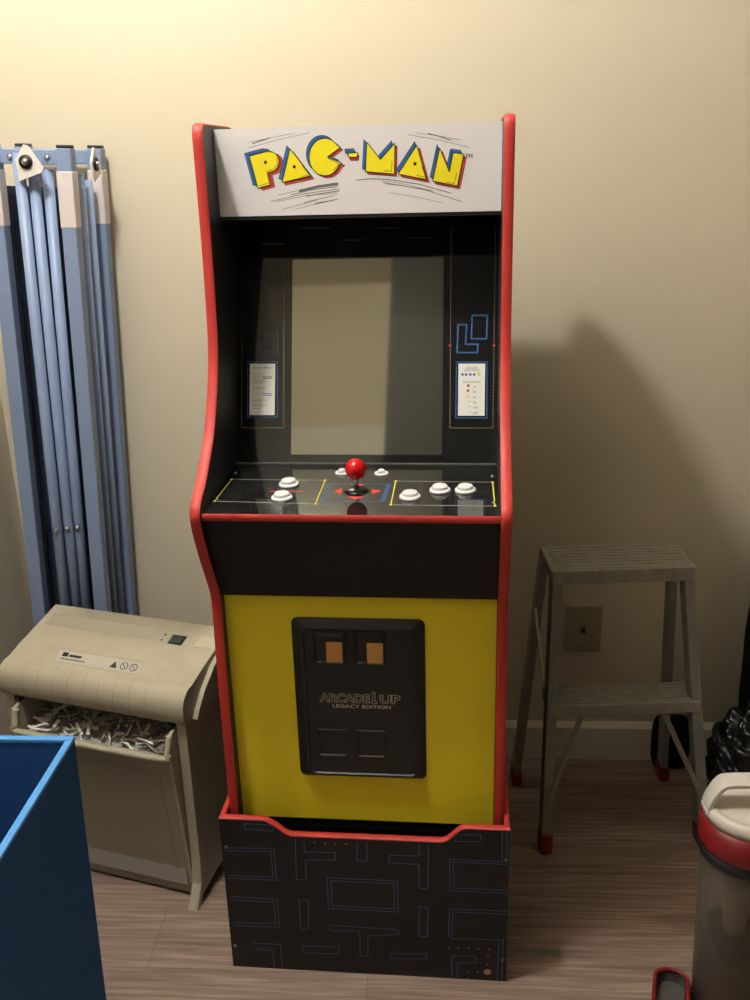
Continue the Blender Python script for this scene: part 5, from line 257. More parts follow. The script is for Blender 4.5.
struct('door_1', g, white_paint)
def skirting(prof_h=.099, t=.013): return [(0, 0), (t, 0), (t, prof_h-.012), (t*.5, prof_h-.003), (t*.3, prof_h), (0, prof_h)]
g = MB(); g.prism([(YW-a, b) for a, b in skirting()], XL, XR); struct('baseboard_back', g, white_paint)
g = MB(); g.prism([(XL+a, b) for a, b in skirting()], YB, YW-.014, axis='y'); struct('baseboard_left', g, white_paint)

# ceiling lamp: round canopy, short neck and one glowing globe
lamp = empty('ceiling_lamp', (LAMP.x, LAMP.y, ZC)); tag(lamp, 'round white ceiling lamp with one glowing globe above the arcade cabinet', 'lamp')
g = MB(); g.lathe([(0, 0), (.06, 0), (.058, -.008), (.03, -.012), (0, -.012)]); g.build('lamp_canopy', mat('lamp_white', (230, 230, 225), .4), lamp)
em = bpy.data.materials.new('lamp_glow'); em.use_nodes = True; nt = em.node_tree; nt.nodes.clear()
e_ = nt.nodes.new('ShaderNodeEmission'); e_.inputs[0].default_value = (1, .975, .955, 1); e_.inputs[1].default_value = LAMP_STRENGTH
o_ = nt.nodes.new('ShaderNodeOutputMaterial'); nt.links.new(e_.outputs[0], o_.inputs[0])
g = MB(); g.sphere((0, 0, LAMP.z-ZC-.01), LAMP_R, u=16, v=10); g.build('lamp_globe', em, lamp)

# wall plate behind the step stool
pl = empty('wall_plate', (.4635, YW, .291)); tag(pl, 'flat square ended coax wall plate seen through the step stool', 'wall plate')
g = MB(); g.box((-.041, -.005, 0), (.041, 0, .115), bev=.002); g.build('plate', mat('plate_ivory', (165, 155, 125), .5), pl)
g = MB(); g.lathe([(0, .012), (.004, .012), (.004, 0), (.0065, 0), (.0065, -.004), (0, -.004)], M=Matrix.Translation((0, -.005, .056)) @ Matrix.Rotation(R(90), 4, 'X'), n=12); g.build('socket', mat('socket_dark', (30, 28, 26), .4), pl)
for z in (.012, .102):
    g = MB(); g.lathe([(0, .001), (.003, .001), (.0032, 0), (0, 0)], M=Matrix.Translation((0, -.005, z)) @ Matrix.Rotation(R(90), 4, 'X'), n=10); g.build('screw', mat('screw_steel', (150, 150, 145), .35, 1), pl)

# ------------------------------------------------------------------ arcade cabinet and its riser
CAB_ROT = -R(1.945); BASE = .285
black_lam = mat('black_laminate', (21, 21, 25), .5, spec=.4)
black_side = mat('black_side_laminate', (38, 38, 39), .45, spec=.5)
red_trim = mat('red_edge_trim', (186, 52, 45), .55, spec=.5)
gloss_black = mat('gloss_black', (20, 20, 21), .05, spec=.5)
riser = empty('arcade_riser', (0, 0, 0), CAB_ROT)
tag(riser, 'black riser box with blue outline pattern and red top edge under the arcade cabinet', 'riser')
HW, RT = .2480, .0095
lip = ART['lip']
lipc = [(-HW, .327), (-.1733, .327), (-.1655, .325), (-.1506, .3155), (-.1359, .3025), (-.1250, .2970), (.1340, .2970), (.1445, .3015), (.1587, .3165), (.1680, .3250), (.1760, .327), (HW, .327)]
g = MB(); g.prism([(-HW, 0), (HW, 0)]+lipc[::-1], 0, .0125, black_lam, axis='y')
art(g, ART['ris'], lambda p: (p[0], 0, p[1]), (0, -1, 0)); g.build('front_panel', black_lam, riser)
def strip(path, half, thick, axis_pts, closed=False):
    """edge banding: a rounded strip sweeping along a path; axis_pts maps (path point, across, out) to 3D"""
    mb = MB(); rows = []
    prof = [(-half, -.0005), (-half, thick*.45), (-half*.7, thick*.9), (0, thick), (half*.7, thick*.9), (half, thick*.45), (half, -.0005)]
    n = len(path)
    for i, p in enumerate(path):
        a = Vector(path[max(i-1, 0)]); b = Vector(path[min(i+1, n-1)]); d = (b-a).normalized(); nn_ = Vector((d.y, -d.x))
        rows.append([mb.bm.verts.new(axis_pts(Vector(p), nn_, ac, ou)) for ac, ou in prof])
    fs = []
    for r0, r1 in zip(rows, rows[1:]):
        for k in range(len(prof)-1): fs.append(mb.bm.faces.new((r0[k], r0[k+1], r1[k+1], r1[k])))
    fs.append(mb.bm.faces.new(rows[0])); fs.append(mb.bm.faces.new(rows[-1][::-1]))
    mb._set(fs, None, True); bmesh.ops.recalc_face_normals(mb.bm, faces=mb.bm.faces)
    return mb
# red banding along the riser front's cut-out top edge
weld_smooth(strip([p for p in lipc][::-1], .0064, .0032, lambda p, n, ac, ou: (p.x+n.x*ou, .0062+ac, p.y+n.y*ou)).build('edge_trim', red_trim, riser), 50)
for s in (-1, 1):
    g = MB(); x0, x1 = s*HW, s*(HW-RT)
    g.box((min(x0, x1), .0127, 0), (max(x0, x1), .528, .327), black_lam); sp = g.build('side_panel', black_lam, riser)
    weld_smooth(strip([(.528, .327), (.25, .327), (.005, .327)], RT/2, .0030, lambda p, n, ac, ou, s=s: (s*(HW-RT/2)+ac, p.x, p.y+abs(n.y)*ou)).build('edge_trim', red_trim, sp), 50)
g = MB(); g.box((-HW+RT, .5165, 0), (HW-RT, .528, .327)); g.build('rear_panel', black_lam, riser)
g = MB(); g.box((-HW+RT, .062, .268), (HW-RT, .516, BASE-.0005)); g.build('top_shelf', black_lam, riser)
for (x, z) in ART['ris_screws']:
    g = MB(); g.lathe([(0, .0022), (.0022, .002), (.0036, 0), (0, 0)], M=Matrix.Translation((max(-.243, min(.243, x)), 0, z)) @ Matrix.Rotation(R(90), 4, 'X'), n=12); g.build('screw', mat('screw_grey', (120, 120, 120), .4, 1), riser)

cab = empty('arcade_cabinet', (0, 0, BASE), CAB_ROT)
tag(cab, 'upright arcade cabinet with yellow front, black screen area and white lettered marquee', 'arcade cabinet')
def cbuild(mb, name, m=None, parent=None):
    bmesh.ops.translate(mb.bm, vec=(0, 0, -BASE), verts=mb.bm.verts)
    return mb.build(name, m, parent or cab)
OW, IW = .238, .222
front = catmull([(.036, BASE), (.037, .45), (.039, .60), (.043, .69), (.043, .725), (.034, .752), (.003, .811), (-.016, .853), (-.0255, .880)], 5)[:-1]
front += [(-.0255, .880), (-.0275, .889), (-.0262, .899), (-.020, .907)]
front += catmull([(-.012, .914), (.021, .932), (.052, .957), (.086, .986), (.115, 1.027), (.135, 1.064), (.149, 1.100), (.157, 1.135), (.161, 1.175), (.164, 1.22), (.166, 1.28), (.166, 1.36), (.1655, 1.420)], 4)
front += [(.1665, 1.430), (.170, 1.4375), (.176, 1.441)]
rear = catmull([(.34, 1.439), (.40, 1.428), (.462, 1.395), (.500, 1.345), (.514, 1.275)], 5)+[(.514, BASE)]
outline = front+rear
for s in (-1, 1):
    g = MB(); g.prism(outline, s*IW, s*OW, black_side); sp = cbuild(g, 'side_panel')
    st = strip((front+rear[:-1]), .0079, .0030, lambda p, n, ac, ou, s=s: (s*(OW+IW)/2+ac, p.x-n.x*ou, p.y-n.y*ou))
    weld_smooth(cbuild(st, 'edge_trim', red_trim, sp), 50)
I2 = IW-.0006
# marquee with its lettering
white_m = mat('marquee_white', (226, 222, 222), .45)
g = MB(); g.box((-I2, .23, 1.306), (I2, .236, 1.4355), white_m)
art(g, ART['marq'], lambda p: (p[0], .23, p[1]), (0, -1, 0))
VX = Matrix.Rotation(R(90), 4, 'X')
text_mesh(g, 'TM', .0085, INK['ink_black'], Matrix.Translation((ART['tm'][0], .2294, ART['tm'][1])) @ VX)
cbuild(g, 'marquee')
g = MB(); g.prism([(.2365, 1.4355), (.2365, 1.425), (.502, 1.290), (.502, 1.300)], -I2, I2); cbuild(g, 'roof_panel', black_lam)
g = MB(); g.box((-I2, .503, BASE+.02), (I2, .5125, 1.290)); cbuild(g, 'rear_panel', black_lam)
g = MB(); g.prism([(.231, 1.3055), (.231, 1.300), (.361, 1.300), (.361, 1.3055)], -I2, I2); cbuild(g, 'speaker_panel', black_lam)
# bezel: a sheet leaning back, its printed side art, the screen set into it
b0 = Vector((0, .215, .90)); bd = (Vector((0, .360, 1.298))-b0).normalized(); bn = Vector((1, 0, 0)).cross(bd); bn = -bn if bn.y > 0 else bn
def BZ(u, v, o=0): return b0+Vector((u, 0, 0))+bd*v+bn*o
SC = [(-.1285, .0146), (.1302, .0146), (.1302, .3486), (-.1285, .3486)]
bz_m = mat('bezel_glass_black', (24, 24, 25), .06, spec=.5)
g = MB(); TOPV = .4235
def slab(g, u0, u1, v0, v1, o0, o1, m):
    t = bmesh.new(); bmesh.ops.create_cube(t, size=1)
    for v in t.verts: v.co = BZ(u0 if v.co.x < 0 else u1, v0 if v.co.y < 0 else v1, o0 if v.co.z < 0 else o1)
    bmesh.ops.recalc_face_normals(t, faces=t.faces); g.merge(t, m)
slab(g, -I2, SC[0][0], .001, TOPV, -.006, 0, bz_m); slab(g, SC[1][0], I2, .001, TOPV, -.006, 0, bz_m)
slab(g, SC[0][0], SC[1][0], .001, SC[0][1], -.006, 0, bz_m); slab(g, SC[0][0], SC[1][0], SC[2][1], TOPV, -.006, 0, bz_m)
art(g, ART['bez'], lambda p: BZ(*p), bn)
BM_ = Matrix((Vector((1, 0, 0)), bd, bn)).transposed().to_4x4()
for (u, v), s, t in ART['card_text']:
    text_mesh(g, t, s*1.0, INK['ink_grey'], Matrix.Translation(BZ(u, v, .0004)) @ BM_)
cbuild(g, 'bezel')
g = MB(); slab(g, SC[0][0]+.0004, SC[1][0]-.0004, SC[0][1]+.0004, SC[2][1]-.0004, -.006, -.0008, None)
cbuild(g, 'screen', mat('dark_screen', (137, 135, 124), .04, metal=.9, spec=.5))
# control deck
c0 = Vector((0, -.02, .8965)); cd = (Vector((0, .215, .90))-c0).normalized(); cn = Vector((1, 0, 0)).cross(cd)
def CP(u, v, o=0): return c0+Vector((u, 0, 0))+cd*v+cn*o
deck_m = mat('deck_black_print', (26, 26, 27), .03, spec=.75)
g = MB()
def cslab(g, u0, u1, v0, v1, o0, o1, m=None):
    t = bmesh.new(); bmesh.ops.create_cube(t, size=1)
    for v in t.verts: v.co = CP(u0 if v.co.x < 0 else u1, v0 if v.co.y < 0 else v1, o0 if v.co.z < 0 else o1)
    bmesh.ops.recalc_face_normals(t, faces=t.faces); g.merge(t, m)
cslab(g, -I2, I2, 0, .2345, -.012, 0, deck_m)
art(g, ART['cp'], lambda p: CP(*p), cn)
deck = cbuild(g, 'control_panel')
g = MB(); cslab(g, -I2, I2, .2295, .2325, .0002, .0022); cbuild(g, 'cover_edge', mat('clear_cover_edge', (110, 110, 108), .1, spec=.6), deck)
CM = Matrix((Vector((1, 0, 0)), cd, cn)).transposed().to_4x4()
btn_m = mat('button_white', (236, 236, 236), .25)
for u, v in ART['cp_buttons']:
    M = Matrix.Translation(CP(u, v)) @ CM
    g = MB(); g.lathe([(0, 0), (.0166, 0), (.0166, .0025), (.0155, .0042), (.0125, .0050), (.0122, .0020), (0, .0020)], M=M, n=28); rg = cbuild(g, 'button', btn_m)
    g = MB(); g.lathe([(0, .0021), (.0117, .0021), (.0117, .0085), (.0108, .0098), (.006, .0088), (0, .0084)], M=M, n=28); cbuild(g, 'plunger', btn_m, rg)
for u, v in ART['cp_start']:
    M = Matrix.Translation(CP(u, v)) @ CM
    g = MB(); g.lathe([(0, 0), (.0118, 0), (.0118, .0012), (.0108, .0022), (.0068, .0022), (.0066, .001), (0, .001)], M=M, n=24); rg = cbuild(g, 'start_button', btn_m)
    g = MB(); g.lathe([(0, .0011), (.0060, .0011), (.0056, .0055), (.0046, .0072), (0, .0076)], M=M, n=20); cbuild(g, 'plunger', btn_m, rg)
for u, v in ART['cp_screws']:
    g = MB(); g.lathe([(0, 0), (.0034, 0), (.0030, .0016), (.0012, .0022), (0, .0023)], M=Matrix.Translation(CP(max(-.213, min(.213, u)), v)) @ CM, n=12); cbuild(g, 'screw', mat('screw_bright', (200, 200, 198), .25, 1))
ju, jv = ART['joy']
M = Matrix.Translation(CP(ju, jv)) @ CM
g = MB(); g.tube([CP(ju, jv, .001), CP(ju, jv, .026)], .0042, n=14); joy = cbuild(g, 'joystick', mat('chrome_shaft', (190, 188, 184), .15, 1))
g = MB(); g.lathe([(0, 0), (.0185, 0), (.019, .0012), (.0165, .003), (.006, .0048), (0, .005)], M=M, n=32); cbuild(g, 'dust_washer', mat('washer_black', (22, 22, 22), .25), joy)
g = MB(); g.sphere(CP(ju, jv, .0365), .0166, u=32, v=20); cbuild(g, 'ball_knob', mat('ball_red', (200, 18, 18), .12, spec=.6), joy)
# red banding of the deck's front edge
weld_smooth(cbuild(strip([(-I2, 0), (I2, 0)], .0056, .0028, lambda p, n, ac, ou: (p.x, -.0195-ou, .8908+ac)), 'deck_edge_trim', red_trim), 50)
# lower front: black knee panel sloping back under the deck, then the yellow panel
g = MB(); g.prism([(-.010, .884), (.048, .7300), (.056, .7300), (-.002, .884)], -I2, I2); cbuild(g, 'knee_panel', mat('knee_black', (33, 33, 33), .6, spec=.3))
yel = mat('yellow_panel', (252, 230, 50), .5, spec=.35)
g = MB(); g.box((-I2, .060, BASE+.004), (I2, .070, .7295)); cbuild(g, 'front_panel', yel)
# coin door: rounded frame with a sunk face, two slots, two flaps
dk = mat('coin_door_black', (30, 32, 32), .42, spec=.5)
def rrect(x0, x1, z0, z1, r, n=5):
    return [(cx+r*math.cos(a), cz+r*math.sin(a)) for cx, cz, a0 in ((x1-r, z1-r, 0), (x0+r, z1-r, 90), (x0+r, z0+r, 180), (x1-r, z0+r, 270)) for a in [R(a0+90*k/n) for k in range(n+1)]]
X0, X1, Z0, Z1 = -.1125, .1062, .3815, .6868
def rings_mesh(g, loops, m, cap=True):
    rs = [[g.bm.verts.new((x, y, z)) for x, z in lp] for lp, y in loops]
    fs = []
    for a, b in zip(rs, rs[1:]):
        for k in range(len(a)): fs.append(g.bm.faces.new((a[k], a[(k+1) % len(a)], b[(k+1) % len(a)], b[k])))
    if cap: fs.append(g.bm.faces.new(rs[-1]))
    g._set(fs, m); bmesh.ops.recalc_face_normals(g.bm, faces=g.bm.faces)
g = MB()
rings_mesh(g, [(rrect(X0, X1, Z0, Z1, .011), .0600), (rrect(X0, X1, Z0, Z1, .011), .0580), (rrect(X0+.015, X1-.012, Z0+.008, Z1-.014, .012), .0490), (rrect(X0+.020, X1-.015, Z0+.011, Z1-.018, .011), .0490), (rrect(X0+.0215, X1-.0165, Z0+.0125, Z1-.0195, .010), .0515)], dk)
lg = mat('door_print_pale', (222, 216, 200), .5); lg2 = mat('door_print_grey', (188, 182, 164), .5)
dm = Matrix.Translation((-.001, .0511, .5388)) @ VX
lettering = 'ARCADE1UP'
text_mesh(g, 'ARCADE', .0215, lg2, Matrix.Translation((-.0285, .0512, .5405)) @ VX, shear=.06, sx=.98, bold=.0013)
text_mesh(g, 'ARCADE', .0215, mat('door_print_black', (16, 16, 16), .5), Matrix.Translation((-.0285, .05105, .5405)) @ VX, shear=.06, sx=.98, bold=.0001)
text_mesh(g, '1', .030, lg2, Matrix.Translation((.0205, .0512, .5420)) @ VX, sx=1.0, bold=.0012)
text_mesh(g, '1', .030, MATS['door_print_black'], Matrix.Translation((.0205, .05105, .5420)) @ VX, sx=1.0, bold=.0)
text_mesh(g, 'UP', .0215, lg2, Matrix.Translation((.0470, .0512, .5405)) @ VX, sx=1.28, bold=.0013)
text_mesh(g, 'UP', .0215, MATS['door_print_black'], Matrix.Translation((.0470, .05105, .5405)) @ VX, sx=1.28, bold=.0001)
g.box((.0150, .05125, .5328), (.0265, .0514, .5362), lg2); g.box((.0160, .0510, .5337), (.0255, .0514, .5353), MATS['door_print_black'])
text_mesh(g, 'LEGACY EDITION', .0088, lg, Matrix.Translation((-.0005, .0511, .5258)) @ VX, sx=1.42, bold=.0001)
cdoor = cbuild(g, 'coin_door', dk)
amber = mat('amber_coin_window', (206, 150, 82), .35)
ledge = mat('slot_ledge', (150, 148, 140), .3, .6)
for x0 in (-.0795, -.0125):
    fx0, fx1, fz0, fz1 = x0, x0+.055, .6050, .6680
    g = MB(); t = [(rrect(fx0, fx1, fz0, fz1, .003), .0513), (rrect(fx0, fx1, fz0, fz1, .003), .0478), (rrect(fx0+.004, fx1-.004, fz0+.004, fz1-.004, .002), .0470), (rrect(fx0+.008, fx1-.004, fz0+.008, fz1-.010, .002), .0502)]
    rings_mesh(g, t, dk); fr = cbuild(g, 'coin_slot', dk, cdoor)
    g = MB(); g.box((fx0+.0245, .0452, .6125), (fx0+.0512, .0500, .6478), bev=.0008); cbuild(g, 'coin_window', amber, fr)
    g = MB(); g.box((fx0+.0100, .0470, .6105), (fx0+.0160, .0500, .6118)); cbuild(g, 'ledge', ledge, fr)
    g = MB(); g.box((fx0+.0245, .0448, .6106), (fx0+.0512, .0500, .6117)); cbuild(g, 'ledge', ledge, fr)
for x0 in (-.0775, -.0110):
    g = MB(); t = [(rrect(x0, x0+.050, .4272, .4806, .003), .0514), (rrect(x0, x0+.050, .4272, .4806, .003), .0496), (rrect(x0+.0015, x0+.0485, .4290, .4790, .003), .0492), (rrect(x0+.003, x0+.047, .4310, .4770, .003), .0512)]
    rings_mesh(g, t, dk); fl = cbuild(g, 'coin_return', dk, cdoor)
    g = MB(); g.box((x0+.001, .0488, .4804), (x0+.049, .0500, .4813)); cbuild(g, 'ledge', ledge, fl)
    g = MB(); g.box((x0+.004, .0484, .4292), (x0+.046, .0496, .4301)); cbuild(g, 'ledge', ledge, fl)

# ------------------------------------------------------------------ paper shredder
bei = mat('shredder_beige', (180, 171, 148), .55, noise=.05, nscale=25); bei_d = mat('shredder_grey_beige', (158, 150, 130), .6)
sh = empty('paper_shredder', (-.334, .168, 0), -R(15.0)); tag(sh, 'beige paper shredder with its bin pulled open beside the arcade cabinet', 'shredder')
SW, SD = .405, .185
side = [(-.032, 0), (-.012, 0), (-.004, .018), (.060, .030), (.130, .030), (.17, .012), (.178, 0), (.20, 0), (.193, .030), (.188, .08), (.186, .410), (.0, .410), (-.001, .10), (-.006, .045), (-.020, .020)]
for u0 in (-.024, -SW):
    g = MB(); g.prism(side, u0, u0+.020, bev=.0012); g.build('side_panel', bei, sh)
g = MB(); g.box((-SW+.0205, .165, .03), (-.0245, .185, .408)); g.build('rear_panel', bei_d, sh)
DZ = -.016
lidp = catmull([(-.002, .4100), (-.009, .420), (-.011, .442), (-.004, .462), (.012, .4745), (.030, .4765)], 4)
lid_main = lidp+[(.0315, .4740), (.033, .4700), (.0385, .4690), (.0680, .4850), (.070, .4870), (.190, .5130), (.196, .508), (.196, .4100)]
lid_end = lidp+[(.070, .4870), (.190, .5130), (.196, .508), (.196, .4100)]
g = MB(); g.prism(lid_end, -SW-.003, -.338); g.prism(lid_main, -.338, -.080); g.prism(lid_end, -.080, .0)
# the right end is cut away in a curve
cut = [(.020, .4100), (.196, .4100), (.196, .502), (.15, .496), (.10, .480), (.055, .450), (.03, .425)]
g.prism(cut, 0, .010)
lid = g.build('lid', bei, sh); weld_smooth(lid, 30)
def lid_z(v): return .5030+(v-.064)*.2143
def lid_plate(name, u0, u1, v0, v1, h, m, bev=.001, par=None):
    g = MB(); a = math.atan(.2167); M = Matrix.Translation((0, .070, .4870)) @ Matrix.Rotation(a, 4, 'X'); c = math.cos(a)
    g.box((u0, (v0-.070)/c, -.002), (u1, (v1-.070)/c, h), None, bev, M); return g.build(name, m, par or lid)
lid_plate('inset_panel', -.392, -.150, .128, .162, .0005, bei_d, .0002)
lid_plate('grip_panel', -.048, -.004, .126, .158, .0006, mat('shredder_grip', (190, 181, 155), .6), .0002)
sw = lid_plate('switch_frame', -.104, -.073, .124, .150, .0016, mat('shredder_black', (26, 26, 26), .4), .0006)
lid_plate('switch_rocker', -.100, -.077, .127, .143, .0035, mat('rocker_grey', (60, 58, 56), .35), .0008, sw)
for v in (.130, .145): lid_plate('indicator_light', -.122, -.1185, v, v+.0035, .0008, MATS['shredder_black'], .0002)
# ribs rolling over the front edge
for k in range(9):
    u = -.352+k*.0338
    g = MB(); pr = [Vector((a, b)) for a, b in lidp[3:-2]]
    for p, q in zip(pr, pr[1:]):
        d = (q-p).normalized(); n = Vector((-d.y, d.x))
        g.poly([(u, p.x+n.x*.0007, p.y+n.y*.0007), (u+.0016, p.x+n.x*.0007, p.y+n.y*.0007), (u+.0016, q.x+n.x*.0007, q.y+n.y*.0007), (u, q.x+n.x*.0007, q.y+n.y*.0007)])
        g.poly([(u, p.x, p.y), (u, p.x+n.x*.0007, p.y+n.y*.0007), (u, q.x+n.x*.0007, q.y+n.y*.0007), (u, q.x, q.y)])
    g.build('rib', bei_d, lid)
g = MB(); g.box((-.325, .0338, .4690), (-.095, .0382, .4702)); g.build('feed_slot', MATS['shredder_black'], lid)
# label strip on the slope behind the slot
LV0, LZ0, LV1, LZ1 = .0385, .4690, .0680, .4850
dl = (Vector((0, LV1, LZ1))-Vector((0, LV0, LZ0))).normalized(); nl = Vector((1, 0, 0)).cross(dl); LM = Matrix((Vector((1, 0, 0)), dl, nl)).transposed().to_4x4(); LM.translation = Vector((0, LV0, LZ0))
g = MB(); pale = mat('shredder_label', (190, 184, 168), .5); blk = MATS['shredder_black']
g.box((-.312, .006, 0), (-.125, .031, .0006), pale, 0, LM)
g.box((-.302, .0190, .0006), (-.289, .0280, .0009), blk, 0, LM); g.box((-.286, .0195, .0006), (-.258, .0245, .0009), blk, 0, LM); g.box((-.302, .0120, .0006), (-.246, .0145, .0009), mat('label_grey', (110, 105, 95), .5), 0, LM)
t = bmesh.new(); t.faces.new([t.verts.new(p) for p in ((-.190, .011, .0009), (-.174, .011, .0009), (-.182, .0255, .0009))]); g.merge(t, blk, LM)
for u in (-.160, -.139):
    for k in range(16):
        a0, a1 = k*math.pi/8, (k+1)*math.pi/8
        t = bmesh.new(); t.faces.new([t.verts.new((u+r*math.cos(a), .0180+r*math.sin(a), .0009)) for r, a in ((.0085, a0), (.0085, a1), (.0068, a1), (.0068, a0))]); g.merge(t, blk, LM)
    for d in (-1, 1): g.box((u-.0060, .0172, .0006), (u+.0060, .0188, .0010), blk, 0, LM @ Matrix.Translation((u, .0180, 0)) @ Matrix.Rotation(R(-45), 4, 'Z') @ Matrix.Translation((-u, -.0180, 0)))
g.build('label_strip', pale, lid)
# pull-out bin, tipped a little forward at the top
BT = .012
g = MB(); bu0, bu1 = -SW+.028, -.027
fr_top, fr_bot = (-.026, .346), (.006, .006)
for u0 in (bu0, bu1-.006):
    g.prism([(fr_bot[0], fr_bot[1]), (.150, .006), (.150, .380), (.010, .398), (-.018, .392), (fr_top[0], fr_top[1])], u0, u0+.006, bei)
g.prism([(fr_bot[0], fr_bot[1]), (fr_bot[0]+.008, fr_bot[1]), (fr_top[0]+.008, fr_top[1]), (fr_top[0], fr_top[1])], bu0+.006, bu1-.006, bei_d)
g.box((bu0+.006, .144, .006), (bu1-.006, .150, .380), bei_d); g.box((bu0+.006, .014, .006), (bu1-.006, .144, .012), bei_d)
bn_ = g.build('bin', bei_d, sh)
g = MB()
rimp = [(bu0+.004, -.016, .391), (bu0+.006, -.027, .360), (bu0+.018, -.031, .347), ((bu0+bu1)/2, -.032, .346), (bu1-.018, -.031, .347), (bu1-.006, -.027, .360), (bu1-.004, -.016, .391)]
g.tube(catmull(rimp, 5), .0062, n=10); g.build('bin_rim', bei, bn_)
g = MB()
fd = (Vector((0, fr_top[0], fr_top[1]))-Vector((0, fr_bot[0], fr_bot[1]))); L_ = fd.length; fd.normalize(); fnv = Vector((1, 0, 0)).cross(fd); FM = Matrix((Vector((1, 0, 0)), fd, fnv)).transposed().to_4x4(); FM.translation = Vector((0, fr_bot[0], fr_bot[1]))
for a, b in (((bu0+.03, .030, 0), (bu1-.030, .0315, .0012)), ((bu0+.03, L_-.04, 0), (bu1-.03, L_-.0385, .0012)), ((bu1-.0315, .030, 0), (bu1-.030, L_-.04, .0012)), ((bu0+.030, .030, 0), (bu0+.0315, L_-.04, .0012))): g.box(a, b, None, 0, FM)
g.build('bin_face_moulding', bei_d, bn_)
for u in (-SW+.030, -.036):
    g = MB(); g.box((u-.006, -.006, .398), (u+.006, .012, .4096), bev=.001); g.build('latch', MATS['shredder_black'], sh)
# shredded paper heaped in the bin: nobody could count it
g = MB(); pm = [mat('shred_white', (232, 230, 222), .8), mat('shred_grey', (176, 172, 164), .8), mat('shred_dark', (120, 116, 110), .8)]
for k in range(360):
    u = random.uniform(bu0+.022, bu1-.022); v = random.uniform(-.012, .125); L = random.uniform(.016, .046); z = .336+random.uniform(-.010, .016)+.12*max(0, v)
    a = random.uniform(0, math.pi); tl = random.uniform(-.45, .45)
    u = max(bu0+.012+L/2+.004, min(bu1-.012-L/2-.004, u)); v = max(-.011+L/2*abs(math.sin(a))*.9, v)
    M = Matrix.Translation((u, v, z)) @ Euler((random.uniform(-.5, .5), tl, a)).to_matrix().to_4x4()
    t = bmesh.new(); n = 5; W = random.uniform(.003, .0062); cv = random.uniform(-.006, .006)
    A = [(-L/2+L*i/n, -W/2, cv*math.sin(math.pi*i/n)) for i in range(n+1)]; Bv = [(x, W/2, z_) for x, y_, z_ in A]
    va = [t.verts.new(p) for p in A]; vb = [t.verts.new(p) for p in Bv]
    for i in range(n): t.faces.new((va[i], va[i+1], vb[i+1], vb[i]))
    g.merge(t, random.choices(pm, (5, 3, 2))[0], M)
g.box((bu0+.012, .0, .030), (bu1-.012, .135, .332), pm[1])
sp = g.build('shredded_paper', pm[0]); sp.matrix_world = Matrix.Translation((-.334, .168, 0)) @ Matrix.Rotation(-R(15), 4, 'Z')
tag(sp, 'tangled white and grey shredded paper filling the open shredder bin', 'shredded paper', kind='stuff')

# ------------------------------------------------------------------ folded light blue canopy frame in the corner
blue = mat('frame_light_blue', (134, 152, 184), .42, spec=.4); capm = mat('cap_black', (28, 28, 30), .6); tapem = mat('tape_white', (222, 212, 212), .6); bolt = mat('bolt_steel', (200, 200, 200), .3, 1); brk = mat('bracket_white', (228, 222, 214), .5)
LEAN = math.atan(.05)
cf = empty('canopy_frame', (-.690, .585, .004), 0, LEAN); tag(cf, 'folded light blue metal canopy frame with white taped legs in the corner behind the shredder', 'canopy frame')
H = 1.418
for (x, y) in ((.060, -.055), (-.080, -.055), (.079, .060), (-.066, .060)):
    g = MB(); g.box((x-.0145, y-.0145, 0), (x+.0145, y+.0145, H), bev=.002); lg_ = g.build('leg', blue, cf)
    g = MB(); g.box((x-.0155, y-.0155, 1.275), (x+.0155, y+.0155, 1.378), bev=.002); g.build('tape_wrap', tapem, lg_)
    g = MB(); g.box((x-.013, y-.013, H), (x+.013, y+.013, H+.006), bev=.002); g.build('end_cap', capm, lg_)
for x0, x1, y in ((-.0655, .0455, -.050), (-.0515, .0645, .056)):
    g = MB(); g.box((x0, y-.008, H-.030), (x1, y+.008, H-.003), bev=.002); g.build('top_crossbar', blue, cf)
for (xa, xb, y, z1, r) in ((-.026, -.016, -.066, 1.408, .0105), (-.005, .004, -.054, 1.380, .0105), (.018, .016, -.042, 1.380, .0105), (.0685, .0685, -.010, 1.372, .0075), (.074, .074, .020, 1.36, .0075)):
    g = MB(); g.tube([(xb, y, .05), ((xa+xb)/2, y, .7), (xa, y, z1)], r, n=12); arm = g.build('scissor_arm', blue, cf)
    if y < -.04:
        for z in (.655,):
            xx = xb+(xa-xb)*(z-.05)/(z1-.05)
            g = MB(); g.lathe([(0, .005), (.0045, .004), (.0065, 0), (0, 0)], M=Matrix.Translation((xx, y-r+.0006, z)) @ Matrix.Rotation(R(90), 4, 'X'), n=12); g.build('rivet', bolt, arm)
# dark navy pleated sheet added to fill the gap between the legs
g = MB(); pl_ = []
for i in range(17): pl_.append((-.1000+.0092*i, .016+(.006 if i % 2 else -.006)))
g.prism(pl_+[(x, y+.012) for x, y in pl_[::-1]], .03, 1.345, axis='z'); g.build('dark_pleated_sheet', mat('sheet_navy', (58, 66, 86), .85, spec=.2), cf)
